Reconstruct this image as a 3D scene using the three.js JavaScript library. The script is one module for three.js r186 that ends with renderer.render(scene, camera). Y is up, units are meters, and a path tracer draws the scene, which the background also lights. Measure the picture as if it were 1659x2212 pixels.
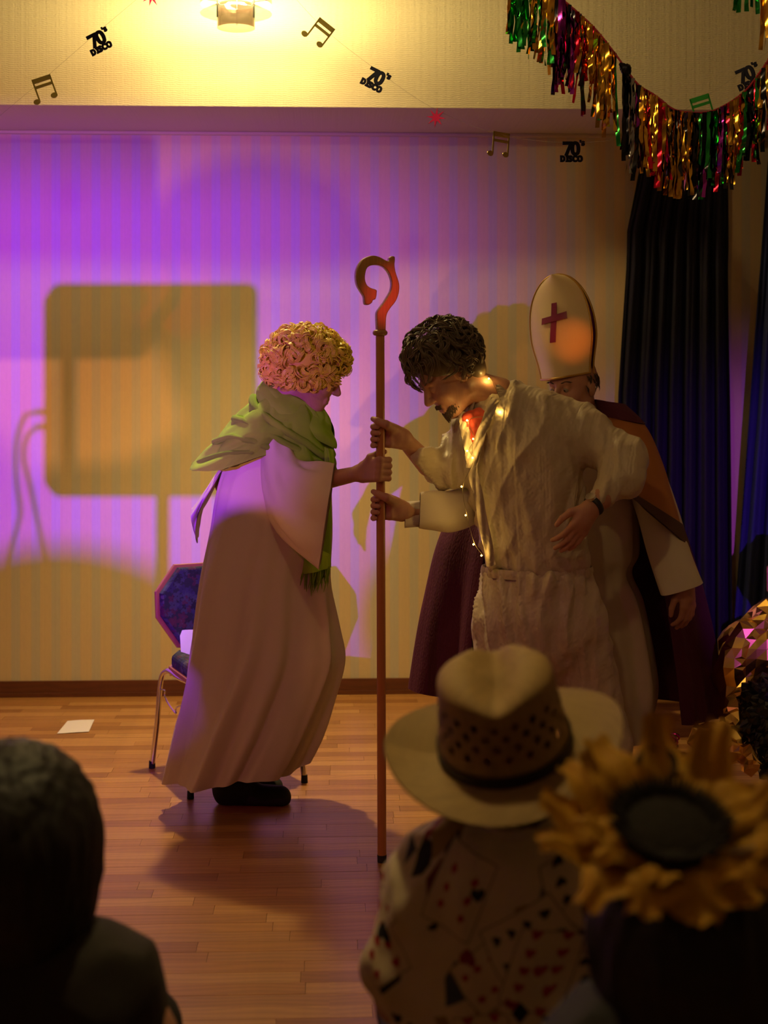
import * as THREE from 'three';
import { mergeGeometries, mergeVertices } from 'three/addons/utils/BufferGeometryUtils.js';
import { RoundedBoxGeometry } from 'three/addons/geometries/RoundedBoxGeometry.js';
import { TextGeometry } from 'three/addons/geometries/TextGeometry.js';
import { FontLoader } from 'three/addons/loaders/FontLoader.js';
import { createNoise3D, createNoise2D } from 'simplex-noise';

// ---------------------------------------------------------------- camera, exposure, stage lights
const F = 3072, CX = 829.5, CY = 815, EYE = 1.6, YAW = 2.2 * Math.PI / 180;
const scene = new THREE.Scene();
scene.background = new THREE.Color(0x000000);
const camera = new THREE.PerspectiveCamera(2 * Math.atan(1106 / F) * 180 / Math.PI, 1659 / 2212, 0.1, 60);
camera.position.set(0, EYE, 0);
camera.rotation.y = -YAW;
camera.setViewOffset(1659, 2212, 0, 1106 - CY, 1659, 2212);
camera.focus = 5.0; camera.userData.fStop = 3.2;
camera.updateMatrixWorld();
const renderer = new THREE.WebGLRenderer({ antialias: true });
renderer.toneMapping = THREE.LinearToneMapping;
renderer.toneMappingExposure = 1.0;
renderer.shadowMap.enabled = true;

const V3 = (x, y, z) => new THREE.Vector3(x, y, z);
const RIGHT = V3(Math.cos(YAW), 0, Math.sin(YAW)), FWD = V3(Math.sin(YAW), 0, -Math.cos(YAW)), UPV = V3(0, 1, 0);
// a spot in the room: X to the right of, Y above the floor, D in front of the photographer
const Q = (X, Y, D) => V3(0, Y, 0).addScaledVector(RIGHT, X).addScaledVector(FWD, D);
const P = (px, py, D) => Q((px - CX) / F * D, EYE + (CY - py) / F * D, D);

const rgb0 = (c) => new THREE.Color().setRGB(...c);
function spot(at, to, color, intensity, angle, penumbra, size) {
  const l = new THREE.SpotLight(new THREE.Color().setRGB(...color), intensity, 0, angle, penumbra, 2);
  l.position.copy(at); l.target.position.copy(to); l.castShadow = true; l.shadow.radius = size;
  scene.add(l); scene.add(l.target); return l;
}
const LIGHT = {
  violet: { at: Q(-2.0, 1.5, 1.6), to: P(60, 800, 7.1), color: [0.25, 0.012, 1], power: 160, angle: 0.475, size: 0.6 },
  red: { at: Q(-1.735, 1.108, 1.6), to: P(100, 1000, 7.1), color: [1, 0.36, 0.12], power: 27, angle: 0.48, size: 0.8 },
  magenta: { at: Q(-1.15, 2.62, 0.9), to: Q(-0.45, 0.25, 5.0), color: [1, 0.08, 0.36], power: 3, angle: 0.36, size: 1 },
  purple: { at: Q(1.75, 0.95, 2.6), to: P(1650, 1150, 7.1), color: [0.4, 0.06, 1], power: 24, angle: 0.26, size: 0.8 },
  amber: { at: Q(1.5, 1.95, 2.9), to: P(1235, 735, 5.27), color: [1, 0.2, 0.015], power: 8, angle: 0.042, size: 0.5 },
  crimson: { at: Q(1.1, 1.75, 2.3), to: P(856, 640, 4.69), color: [1, 0.04, 0.03], power: 9, angle: 0.05, size: 0.5 },
};
for (const k in LIGHT) { const s = LIGHT[k]; spot(s.at, s.to, s.color, s.power, s.angle, s.edge ?? 1, s.size); }
// pendant lamps: over the stage, and one like it over the first rows (above the picture)
const PENDANT = [{ at: P(510, -40, 6.04), power: 6.4, down: 18 }, { at: Q(-0.25, 3.2, 2.3), power: 3.1, down: 1.2 }], LAMP = [1, 0.72, 0.28];
for (const p of PENDANT) {
  const l = new THREE.PointLight(rgb0(LAMP), p.power); l.position.copy(p.at); l.castShadow = true; l.shadow.radius = 3; scene.add(l);
  const low = p.at.clone().setY(p.at.y - 0.185); spot(low, low.clone().setY(0), LAMP, p.down, 0.8, 0.8, 2); // the open lower end of the same lamp
}

// ---------------------------------------------------------------- helpers
function rng(seed) { let s = seed | 0; return () => { s = (s + 0x6d2b79f5) | 0; let t = Math.imul(s ^ (s >>> 15), 1 | s); t = (t + Math.imul(t ^ (t >>> 7), 61 | t)) ^ t; return ((t ^ (t >>> 14)) >>> 0) / 4294967296; }; }
const N3 = createNoise3D(rng(11)), N2 = createNoise2D(rng(12));
const lerp = (a, b, t) => a + (b - a) * t, clamp = (x, a = 0, b = 1) => Math.min(b, Math.max(a, x));
const smooth = (a, b, x) => { const t = clamp((x - a) / (b - a)); return t * t * (3 - 2 * t); };
const taken = {};
function numbered(n) { const k = taken[n] = (taken[n] ?? -1) + 1; return k ? n + '_' + String(k).padStart(3, '0') : n; }
function thing(name, label, category, base = V3(0, 0, 0), group) {
  const o = new THREE.Group(); o.name = numbered(name); o.position.copy(base); scene.add(o);
  o.userData = { label, category }; if (group) o.userData.group = group; return o;
}
function fin(m, name) { m.name = name; m.castShadow = m.receiveShadow = true; return m; }
function originOf(p) { const v = V3(0, 0, 0); for (let o = p; o && o !== scene; o = o.parent) v.add(o.position); return v; }
// a part whose geometry is given in room coordinates, hung under its (untilted) thing
function part(parent, name, g, mat, label) {
  const o = originOf(parent); g.translate(-o.x, -o.y, -o.z);
  const m = fin(new THREE.Mesh(g, mat), name); parent.add(m); if (label) m.userData.label = label; return m;
}
function localPart(parent, name, g, mat, label) { const m = fin(new THREE.Mesh(g, mat), name); parent.add(m); if (label) m.userData.label = label; return m; }
function single(name, g, mat, label, category, group) {
  g.computeBoundingBox(); const b = g.boundingBox, c = V3((b.min.x + b.max.x) / 2, b.min.y, (b.min.z + b.max.z) / 2);
  g.translate(-c.x, -c.y, -c.z); const m = fin(new THREE.Mesh(g, mat), numbered(name)); m.position.copy(c); scene.add(m);
  m.userData = { label, category }; if (group) m.userData.group = group; return m;
}
function struct(name, g, mat, label, category) {
  const m = fin(new THREE.Mesh(g, mat), name); scene.add(m); m.userData = { kind: 'structure', label, category }; return m;
}
function bare(g) { let h = g.index ? g.toNonIndexed() : g; for (const k of Object.keys(h.attributes)) if (!['position', 'normal', 'uv'].includes(k)) h.deleteAttribute(k); if (!h.attributes.uv) h.setAttribute('uv', new THREE.BufferAttribute(new Float32Array(h.attributes.position.count * 2), 2)); if (!h.attributes.normal) h.computeVertexNormals(); return h; }
const merge = (list) => mergeGeometries(list.map(bare));
function box(x0, x1, y0, y1, z0, z1, r = 0) {
  const w = x1 - x0, h = y1 - y0, d = z1 - z0;
  const g = r ? new RoundedBoxGeometry(w, h, d, 2, r) : new THREE.BoxGeometry(w, h, d);
  if (!r) { // uv in metres
    const p = g.attributes.position, n = g.attributes.normal, uv = g.attributes.uv;
    g.translate((x0 + x1) / 2, (y0 + y1) / 2, (z0 + z1) / 2);
    for (let i = 0; i < p.count; i++) { const ax = Math.abs(n.getX(i)), ay = Math.abs(n.getY(i)); if (ay > 0.5) uv.setXY(i, p.getX(i), p.getZ(i)); else if (ax > 0.5) uv.setXY(i, p.getZ(i), p.getY(i)); else uv.setXY(i, p.getX(i), p.getY(i)); }
    return g;
  }
  return g.translate((x0 + x1) / 2, (y0 + y1) / 2, (z0 + z1) / 2);
}
function tube(pts, r, seg = 24, rad = 8, closed = false) {
  const c = new THREE.CatmullRomCurve3(pts, closed, 'centripetal');
  const g = new THREE.TubeGeometry(c, seg, r, rad, closed); if (closed) return g;
  const caps = [0, 1].map((t) => new THREE.SphereGeometry(r, rad, 5).translate(...c.getPointAt(t).toArray()));
  return merge([g, ...caps]);
}
function canvasTex(w, h, draw, rx = 1, ry = 1, srgb = true) {
  const c = document.createElement('canvas'); c.width = w; c.height = h; draw(c.getContext('2d'), w, h);
  const t = new THREE.CanvasTexture(c); t.wrapS = t.wrapT = THREE.RepeatWrapping; t.repeat.set(rx, ry); if (srgb) t.colorSpace = THREE.SRGBColorSpace; return t;
}
// tileable value noise, one grey or rgb texture of n x n pixels from fn(u, v) -> [r, g, b] linear 0..1 or number
function dataTex(n, fn, rx = 1, ry = 1, srgb = false) {
  const d = new Uint8Array(n * n * 4);
  for (let j = 0; j < n; j++) for (let i = 0; i < n; i++) { const c = fn(i / n, j / n), k = (j * n + i) * 4; for (let q = 0; q < 3; q++) d[k + q] = clamp(Array.isArray(c) ? c[q] : c) * 255; d[k + 3] = 255; }
  const t = new THREE.DataTexture(d, n, n, THREE.RGBAFormat); t.wrapS = t.wrapT = THREE.RepeatWrapping; t.magFilter = THREE.LinearFilter; t.minFilter = THREE.LinearMipmapLinearFilter; t.generateMipmaps = true; t.repeat.set(rx, ry); if (srgb) t.colorSpace = THREE.SRGBColorSpace; t.needsUpdate = true; return t;
}
const tn = (u, v, fu, fv, s = 0) => N3(Math.cos(u * 6.2832) * fu / 6.2832 + s, Math.sin(u * 6.2832) * fu / 6.2832, 0) * 0.5 + N3(Math.cos(v * 6.2832) * fv / 6.2832, Math.sin(v * 6.2832) * fv / 6.2832 + s, u * fu) * 0.5;
const rgb = (r, g, b) => new THREE.Color().setRGB(r, g, b);
const mat = (color, roughness = 0.8, extra = {}) => new THREE.MeshStandardMaterial({ color: Array.isArray(color) ? rgb(...color) : color, roughness, ...extra });
const phys = (color, roughness = 0.5, extra = {}) => new THREE.MeshPhysicalMaterial({ color: Array.isArray(color) ? rgb(...color) : color, roughness, ...extra });
const DS = THREE.DoubleSide;

// ---- implicit surfaces: tapered capsules and ellipsoids joined smoothly, meshed with surface nets
const cap = (a, b, ra, rb = ra) => {
  const ax = a.x, ay = a.y, az = a.z, dx = b.x - ax, dy = b.y - ay, dz = b.z - az, il = 1 / Math.max(1e-9, dx * dx + dy * dy + dz * dz), R = Math.max(ra, rb);
  const f = (x, y, z) => { const qx = x - ax, qy = y - ay, qz = z - az; let t = (qx * dx + qy * dy + qz * dz) * il; t = t < 0 ? 0 : t > 1 ? 1 : t; const ux = qx - dx * t, uy = qy - dy * t, uz = qz - dz * t; return Math.sqrt(ux * ux + uy * uy + uz * uz) - (ra + (rb - ra) * t); };
  f.lo = [Math.min(ax, b.x) - R, Math.min(ay, b.y) - R, Math.min(az, b.z) - R]; f.hi = [Math.max(ax, b.x) + R, Math.max(ay, b.y) + R, Math.max(az, b.z) + R]; return f;
};
const ell = (c, r, q) => { // q: optional quaternion
  const R = Math.max(...r), iq = q ? q.clone().invert() : null, t = V3(0, 0, 0), m = Math.min(...r);
  const f = (x, y, z) => { let a = x - c.x, b = y - c.y, d = z - c.z; if (iq) { t.set(a, b, d).applyQuaternion(iq); a = t.x; b = t.y; d = t.z; } const k0 = Math.hypot(a / r[0], b / r[1], d / r[2]), k1 = Math.hypot(a / r[0] ** 2, b / r[1] ** 2, d / r[2] ** 2); return k1 < 1e-6 ? -m : k0 * (k0 - 1) / k1; };
  f.lo = [c.x - R, c.y - R, c.z - R]; f.hi = [c.x + R, c.y + R, c.z + R]; return f;
};
// flattened towards/away from the viewer by `s` (depth radius = radius / s)
const flat = (f0, c, s) => { const f = (x, y, z) => { const D = (x - c.x) * FWD.x + (z - c.z) * FWD.z, k = D * (s - 1); return f0(x + FWD.x * k, y, z + FWD.z * k); }; f.lo = f0.lo; f.hi = f0.hi; return f; };
function field(items) { // [fn, k, sub?]
  const fs = items.map((i) => Array.isArray(i) ? i : [i, 0.02]);
  const f = (x, y, z) => {
    let d = 1e9;
    for (let i = 0; i < fs.length; i++) { const e = fs[i], v = e[0](x, y, z), k = e[1];
      if (e[2]) { const m = -v, h = Math.max(k - Math.abs(d - m), 0) / k; d = Math.max(d, m) + h * h * k * 0.25; }
      else { const h = Math.max(k - Math.abs(d - v), 0) / k; d = Math.min(d, v) - h * h * k * 0.25; } }
    return d;
  };
  f.lo = [0, 1, 2].map((i) => Math.min(...fs.filter((e) => !e[2]).map((e) => e[0].lo[i])) - 0.015); f.hi = [0, 1, 2].map((i) => Math.max(...fs.filter((e) => !e[2]).map((e) => e[0].hi[i])) + 0.015); return f;
}
function netMesh(f, h, lo = f.lo, hi = f.hi) {
  const n = [0, 1, 2].map((i) => Math.ceil((hi[i] - lo[i]) / h) + 3), [nx, ny, nz] = n, o = lo.map((v) => v - h), B = 4;
  const val = new Float32Array(nx * ny * nz), idx = (i, j, k) => (k * ny + j) * nx + i;
  for (let bk = 0; bk < nz; bk += B) for (let bj = 0; bj < ny; bj += B) for (let bi = 0; bi < nx; bi += B) {
    const c = f(o[0] + (bi + 1.5) * h, o[1] + (bj + 1.5) * h, o[2] + (bk + 1.5) * h), far = Math.abs(c) > h * 6;
    for (let k = bk; k < Math.min(bk + B, nz); k++) for (let j = bj; j < Math.min(bj + B, ny); j++) for (let i = bi; i < Math.min(bi + B, nx); i++) val[idx(i, j, k)] = far ? c : f(o[0] + i * h, o[1] + j * h, o[2] + k * h);
  }
  const vid = new Int32Array(nx * ny * nz).fill(-1), pos = [], tri = [];
  const E = [[0, 1], [2, 3], [4, 5], [6, 7], [0, 2], [1, 3], [4, 6], [5, 7], [0, 4], [1, 5], [2, 6], [3, 7]];
  for (let k = 0; k < nz - 1; k++) for (let j = 0; j < ny - 1; j++) for (let i = 0; i < nx - 1; i++) {
    const v = []; let m = 0;
    for (let c = 0; c < 8; c++) { const x = val[idx(i + (c & 1), j + ((c >> 1) & 1), k + (c >> 2))]; v.push(x); if (x < 0) m++; }
    if (m === 0 || m === 8) continue;
    let sx = 0, sy = 0, sz = 0, q = 0;
    for (const [a, b] of E) if (v[a] < 0 !== v[b] < 0) { const t = v[a] / (v[a] - v[b]); sx += lerp(a & 1, b & 1, t); sy += lerp((a >> 1) & 1, (b >> 1) & 1, t); sz += lerp(a >> 2, b >> 2, t); q++; }
    vid[idx(i, j, k)] = pos.length / 3; pos.push(o[0] + (i + sx / q) * h, o[1] + (j + sy / q) * h, o[2] + (k + sz / q) * h);
  }
  const quad = (a, b, c, d, flip) => { if (a < 0 || b < 0 || c < 0 || d < 0) return; if (flip) tri.push(a, c, b, a, d, c); else tri.push(a, b, c, a, c, d); };
  for (let k = 1; k < nz - 1; k++) for (let j = 1; j < ny - 1; j++) for (let i = 1; i < nx - 1; i++) {
    const s = val[idx(i, j, k)] < 0;
    if (s !== val[idx(i + 1, j, k)] < 0) quad(vid[idx(i, j - 1, k - 1)], vid[idx(i, j, k - 1)], vid[idx(i, j, k)], vid[idx(i, j - 1, k)], !s);
    if (s !== val[idx(i, j + 1, k)] < 0) quad(vid[idx(i - 1, j, k - 1)], vid[idx(i - 1, j, k)], vid[idx(i, j, k)], vid[idx(i, j, k - 1)], !s);
    if (s !== val[idx(i, j, k + 1)] < 0) quad(vid[idx(i - 1, j - 1, k)], vid[idx(i, j - 1, k)], vid[idx(i, j, k)], vid[idx(i - 1, j, k)], !s);
  }
  const g = new THREE.BufferGeometry(); g.setAttribute('position', new THREE.Float32BufferAttribute(pos, 3)); g.setIndex(tri); g.computeVertexNormals(); return g;
}
// moves every vertex along its normal, then gives it uv in metres
function crumple(g, fn) {
  const p = g.attributes.position, n = g.attributes.normal, q = p.array.slice();
  for (let i = 0; i < p.count; i++) { const d = fn(p.getX(i), p.getY(i), p.getZ(i), n.getX(i), n.getY(i), n.getZ(i)); for (let c = 0; c < 3; c++) q[i * 3 + c] += n.array[i * 3 + c] * d; }
  p.array.set(q); g.computeVertexNormals(); return boxUV(g);
}
// uv in metres on a slanted plane through the piece: no seams, whichever way the surface turns
function boxUV(g) {
  const p = g.attributes.position, uv = new Float32Array(p.count * 2);
  for (let i = 0; i < p.count; i++) { uv[i * 2] = p.getX(i) * 0.93 + p.getZ(i) * 0.55; uv[i * 2 + 1] = p.getY(i) + p.getZ(i) * 0.2; }
  g.setAttribute('uv', new THREE.BufferAttribute(uv, 2)); return g;
}
// ---- lofted cloth: rings {c, u, w}; angle 0 = +u, 90 degrees = +w
const ring = (L, R, D, depth, DR = D) => { const a = P(L[0], L[1], D), b = P(R[0], R[1], DR); return { c: a.clone().add(b).multiplyScalar(0.5), u: b.sub(a).multiplyScalar(0.5), w: FWD.clone().multiplyScalar(-depth) }; };
function cat(a, b, c, d, t) { return 0.5 * (2 * b + (c - a) * t + (2 * a - 5 * b + 4 * c - d) * t * t + (3 * b - a - 3 * c + d) * t * t * t); }
function ringAt(rs, v) {
  const n = rs.length - 1, x = clamp(v) * n, i = Math.min(n - 1, Math.floor(x)), t = x - i, g = (k) => rs[Math.min(n, Math.max(0, k))], out = {};
  for (const q of ['c', 'u', 'w']) out[q] = V3(...['x', 'y', 'z'].map((m) => cat(g(i - 1)[q][m], g(i)[q][m], g(i + 1)[q][m], g(i + 2)[q][m], t))); return out;
}
// disp(theta, v) = push outwards in metres; o.vmax(theta) shortens the cloth, o.from/o.to open it; o.post(pos, theta, v)
function loft(rs, o = {}) {
  const nt = o.nt ?? 96, nv = o.nv ?? 60, a0 = o.from ?? 0, a1 = o.to ?? Math.PI * 2, closed = a1 - a0 > 6.28, th = o.th ?? 0.003, e = o.e ?? 1;
  const pt = (i, j) => {
    const a = a0 + (a1 - a0) * i / nt, v = j / nv * (o.vmax ? o.vmax(a) : 1), r = ringAt(rs, v), s = o.disp ? o.disp(a, v) : 0;
    let c = Math.cos(a), q = Math.sin(a); if (e !== 1) { c = Math.sign(c) * Math.abs(c) ** e; q = Math.sign(q) * Math.abs(q) ** e; }
    const dir = r.u.clone().multiplyScalar(c).addScaledVector(r.w, q), l = dir.length(); dir.multiplyScalar((l + s) / l);
    const p = r.c.clone().add(dir); if (o.post) o.post(p, a, v); return p;
  };
  return shell(pt, nt, nv, th, closed);
}
// grid of points into cloth with thickness; uv in metres along the grid
function shell(pt, nt, nv, th, closed = false) {
  const W = nt + 1, pts = []; for (let j = 0; j <= nv; j++) for (let i = 0; i <= nt; i++) pts.push(pt(i, j));
  const pos = [], uv = []; let vl = 0;
  for (let j = 0; j <= nv; j++) { let ul = 0; if (j) vl += pts[j * W + (nt >> 1)].distanceTo(pts[(j - 1) * W + (nt >> 1)]); for (let i = 0; i <= nt; i++) { if (i) ul += pts[j * W + i].distanceTo(pts[j * W + i - 1]); pos.push(...pts[j * W + i].toArray()); uv.push(ul, -vl); } }
  const tri = []; for (let j = 0; j < nv; j++) for (let i = 0; i < nt; i++) { const a = j * W + i; tri.push(a, a + 1, a + W, a + 1, a + W + 1, a + W); }
  const g = new THREE.BufferGeometry(); g.setAttribute('position', new THREE.Float32BufferAttribute(pos, 3)); g.setAttribute('uv', new THREE.Float32BufferAttribute(uv, 2)); g.setIndex(tri); g.computeVertexNormals();
  if (closed) { const n = g.attributes.normal; for (let j = 0; j <= nv; j++) { const a = j * W, b = a + nt, v = V3(n.getX(a) + n.getX(b), n.getY(a) + n.getY(b), n.getZ(a) + n.getZ(b)).normalize(); n.setXYZ(a, v.x, v.y, v.z); n.setXYZ(b, v.x, v.y, v.z); } }
  if (!th) return g;
  const n = g.attributes.normal, N = pos.length / 3, p2 = pos.slice(), t2 = tri.slice(), n2 = Array.from(n.array), u2 = uv.slice();
  for (let i = 0; i < N; i++) { for (let c = 0; c < 3; c++) { p2.push(pos[i * 3 + c] - n.array[i * 3 + c] * th); n2.push(-n.array[i * 3 + c]); } u2.push(uv[i * 2], uv[i * 2 + 1]); }
  for (let i = 0; i < tri.length; i += 3) t2.push(tri[i] + N, tri[i + 2] + N, tri[i + 1] + N);
  const edge = (a, b) => t2.push(a, a + N, b, b, a + N, b + N);
  for (let i = 0; i < nt; i++) { edge(i + 1, i); edge(nv * W + i, nv * W + i + 1); }
  if (!closed) for (let j = 0; j < nv; j++) { edge(j * W, (j + 1) * W); edge((j + 1) * W + nt, j * W + nt); }
  const q = new THREE.BufferGeometry(); q.setAttribute('position', new THREE.Float32BufferAttribute(p2, 3)); q.setAttribute('normal', new THREE.Float32BufferAttribute(n2, 3)); q.setAttribute('uv', new THREE.Float32BufferAttribute(u2, 2)); q.setIndex(t2); return q;
}

// ---------------------------------------------------------------- the room
const ROOM = { x0: -4, x1: 4, z0: -7.195, z1: 2.4, top: 3.62 };
const grain = dataTex(512, (u, v) => { const w = tn(u, v, 3, 6, 3) * 0.12; const a = Math.sin((v + w * 0.5) * 6.2832 * 22) * 0.5 + 0.5, b = tn(u, v, 8, 160, 9) * 0.5 + 0.5, c = tn(u, v, 60, 300, 5) * 0.5 + 0.5; const k = 0.62 + 0.16 * a + 0.2 * b + 0.1 * c; return [k, k * 0.97, k * 0.92]; }, 0.7, 1.6);
const plankMats = [[0.5, 0.24, 0.07], [0.44, 0.2, 0.055], [0.56, 0.29, 0.09], [0.37, 0.16, 0.045], [0.53, 0.26, 0.075], [0.46, 0.22, 0.065]].map((c, i) => phys(c, 0.36 + 0.02 * (i % 3), { map: grain, clearcoat: 0.25, clearcoatRoughness: 0.28 }));
{
  const floor = struct('floor', box(ROOM.x0 - 0.1, ROOM.x1 + 0.1, -0.14, -0.012, ROOM.z0 - 0.1, ROOM.z1 + 0.1), mat([0.05, 0.025, 0.012], 0.9), 'strip parquet floor of warm oak boards laid along the back wall', 'floor');
  const r = rng(5), W = 0.07, all = [];
  let row = 0;
  for (let z = ROOM.z0; z < ROOM.z1 - 0.01; z += W, row++) {
    let x = ROOM.x0 - r() * 0.5;
    while (x < ROOM.x1) { const l = 0.36 + r() * 0.26; all.push([Math.max(x, ROOM.x0), Math.min(x + l, ROOM.x1), z, Math.min(z + W, ROOM.z1), Math.floor(r() * 6), (r() - 0.5) * 0.0006]); x += l; }
  }
  const seen = all.map((p, i) => { const c = V3((p[0] + p[1]) / 2, 0, (p[2] + p[3]) / 2).applyMatrix4(camera.matrixWorldInverse), D = -c.z; if (D < 2) return null; const px = CX + c.x / D * F, py = CY + EYE / D * F;
    const hid = px > 900 || px < -60 || py > 2260 || (px < 200 && py > 1640) || (px > 380 && px < 690 && py < 1640); return hid ? null : [i, (p[1] - p[0]) / D * W / D / D]; }).filter(Boolean).sort((a, b) => b[1] - a[1]).slice(0, 300).map((e) => e[0]);
  const own = new Set(seen), rest = [[], [], [], [], [], []];
  all.forEach((p, i) => {
    const g = box(p[0] + 0.0005, p[1] - 0.0005, -0.012, p[5] * 1, p[2] + 0.0005, p[3] - 0.0005);
    const uv = g.attributes.uv, o = (i * 0.377) % 1; for (let k = 0; k < uv.count; k++) uv.setY(k, uv.getY(k) + o);
    if (own.has(i)) localPart(floor, 'plank', g, plankMats[p[4]]); else rest[p[4]].push(g);
  });
  rest.forEach((l, i) => { const m = localPart(floor, 'plank_field', merge(l), plankMats[i]); m.userData.kind = 'stuff'; });
}
// striped wallpaper, a stripe pair every 10 cm
const paperTex = dataTex(512, (u, v) => { const x = u * 4 % 1, s = smooth(0.03, 0.1, x) * (1 - smooth(0.46, 0.54, x)) , n = 0.96 + 0.05 * tn(u, v, 90, 90, 2) + 0.03 * tn(u, v, 20, 8, 7); return [lerp(0.76, 0.66, s) * n, lerp(0.6, 0.6, s) * n, lerp(0.33, 0.43, s) * n]; }, 2.5, 2.5);
const paperBump = dataTex(256, (u, v) => 0.5 + 0.5 * tn(u, v, 120, 120, 4), 8, 8);
const wallMat = mat([1, 1, 1], 0.62, { map: paperTex, bumpMap: paperBump, bumpScale: 0.0006 });
// coarse woven paper on the bulkhead
const weave = dataTex(256, (u, v) => { const a = Math.sin(v * 6.2832 * 40 + tn(u, v, 12, 3) * 2.4); return 0.5 + 0.28 * a * (0.7 + 0.5 * tn(u, v, 24, 40, 3)) + 0.3 * tn(u, v, 30, 60, 6); }, 2.6, 2.6);
const upperMat = mat([0.6, 0.55, 0.38], 0.85, { bumpMap: weave, bumpScale: 0.0022 });
const plainMat = mat([0.66, 0.6, 0.48], 0.85, { bumpMap: weave, bumpScale: 0.001 });
struct('wall_back', box(ROOM.x0, ROOM.x1, 0, ROOM.top, ROOM.z0 - 0.12, ROOM.z0), wallMat, 'back wall with vertical beige striped wallpaper', 'wall');
struct('wall_left', box(ROOM.x0 - 0.12, ROOM.x0, 0, ROOM.top, ROOM.z0 - 0.12, ROOM.z1 + 0.12), plainMat, 'plain beige side wall beyond the speaker', 'wall');
struct('wall_right', box(ROOM.x1, ROOM.x1 + 0.12, 0, ROOM.top, ROOM.z0 - 0.12, ROOM.z1 + 0.12), plainMat, 'plain beige side wall beyond the curtains', 'wall');
struct('wall_front', box(ROOM.x0, ROOM.x1, 0, ROOM.top, ROOM.z1, ROOM.z1 + 0.12), mat([0.3, 0.26, 0.2], 0.9), 'plain wall behind the audience', 'wall');
struct('ceiling', box(ROOM.x0 - 0.12, ROOM.x1 + 0.12, ROOM.top, ROOM.top + 0.1, ROOM.z0 - 0.12, ROOM.z1 + 0.12), mat([0.62, 0.56, 0.45], 0.9), 'plain cream ceiling', 'ceiling');
{
  const g = box(ROOM.x0, ROOM.x1, 2.835, ROOM.top, ROOM.z0 + 0.0005, ROOM.z0 + 0.69);
  struct('wall_upper', g, upperMat, 'bulkhead in coarse woven cream paper above the striped wall', 'bulkhead');
  struct('trim_1', box(ROOM.x0, ROOM.x1, 2.818, 2.8345, ROOM.z0 + 0.0005, ROOM.z0 + 0.03, 0.004), mat([0.6, 0.5, 0.36], 0.7), 'thin cream moulding where wallpaper meets the bulkhead', 'moulding');
  const bm = phys([0.16, 0.05, 0.022], 0.4, { map: grain, clearcoat: 0.2 });
  struct('baseboard_back', merge([box(ROOM.x0, ROOM.x1, 0.0006, 0.078, ROOM.z0, ROOM.z0 + 0.016), box(ROOM.x0, ROOM.x1, 0.0006, 0.02, ROOM.z0 + 0.016, ROOM.z0 + 0.026)]), bm, 'reddish brown wooden baseboard along the striped wall', 'baseboard');
}

// ---------------------------------------------------------------- curtains at the right of the stage
const velvetBump = dataTex(256, (u, v) => 0.5 + 0.5 * tn(u, v, 60, 20, 4), 3, 3);
function curtain(name, label, edges, D, mt, folds, seed, group) {
  // edges: [y px, left px, right px] from the rail down to the hem
  const n = edges.length - 1;
  const at = (v) => { const x = clamp(v) * n, i = Math.min(n - 1, Math.floor(x)), t = x - i, a = edges[i], b = edges[i + 1]; return a.map((q, k) => lerp(q, b[k], t)); };
  const g = shell((i, j) => {
    const u = i / 150, v = j / 60, [py, l, r] = at(v), s = u + 0.012 * N2(u * 5 + seed, v * 2), ph = s * folds * 6.2832 + 0.7 * N2(s * 3, seed + v * 0.8);
    const d = (0.5 + 0.5 * Math.sin(ph)) * (0.03 + 0.03 * smooth(0, 0.7, v)) + 0.012 * Math.sin(ph * 2.3 + v * 3);
    return P(lerp(l, r, s < 0 ? 0 : s > 1 ? 1 : s) , py, D - 0.06 + d);
  }, 150, 60, 0.004);
  return single(name, g, mt, label, 'curtain', group);
}
const floorPx = (D) => CY + EYE * F / D;
const navy = phys([0.006, 0.007, 0.022], 0.9, { bumpMap: velvetBump, bumpScale: 0.003, sheen: 0.4, sheenRoughness: 0.5, sheenColor: rgb(0.02, 0.02, 0.1), side: DS });
const blue = phys([0.016, 0.03, 0.12], 0.85, { bumpMap: velvetBump, bumpScale: 0.003, sheen: 0.6, sheenRoughness: 0.5, sheenColor: rgb(0.05, 0.09, 0.4), side: DS });
{
  const D = 7.2, fy = floorPx(D) - 6, top = CY - (2.80 - EYE) * F / D;
  curtain('curtain', 'nearly black navy velvet curtain hanging behind the person in the mitre', [[top, 1392, 1572], [400, 1374, 1573], [500, 1353, 1574], [580, 1352, 1574], [850, 1334, 1578], [1340, 1322, 1582], [fy, 1318, 1584]], D, navy, 7.5, 3);
  curtain('curtain', 'brighter blue curtain beside the purple gap, its edge slanting inwards at the picture edge', [[top, 1668, 1960], [350, 1656, 1960], [900, 1618, 1955], [1340, 1586, 1950], [fy, 1590, 1945]], D - 0.02, blue, 9, 8);
  const rail = tube([P(1360, top - 2, D - 0.06), P(1990, top - 2, D - 0.06)], 0.012, 4, 10);
  single('curtain_rail', rail, mat([0.3, 0.3, 0.3], 0.4, { metalness: 0.8 }), 'thin metal curtain rail under the bulkhead behind the tinsel fringe', 'curtain rail');
}

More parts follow.
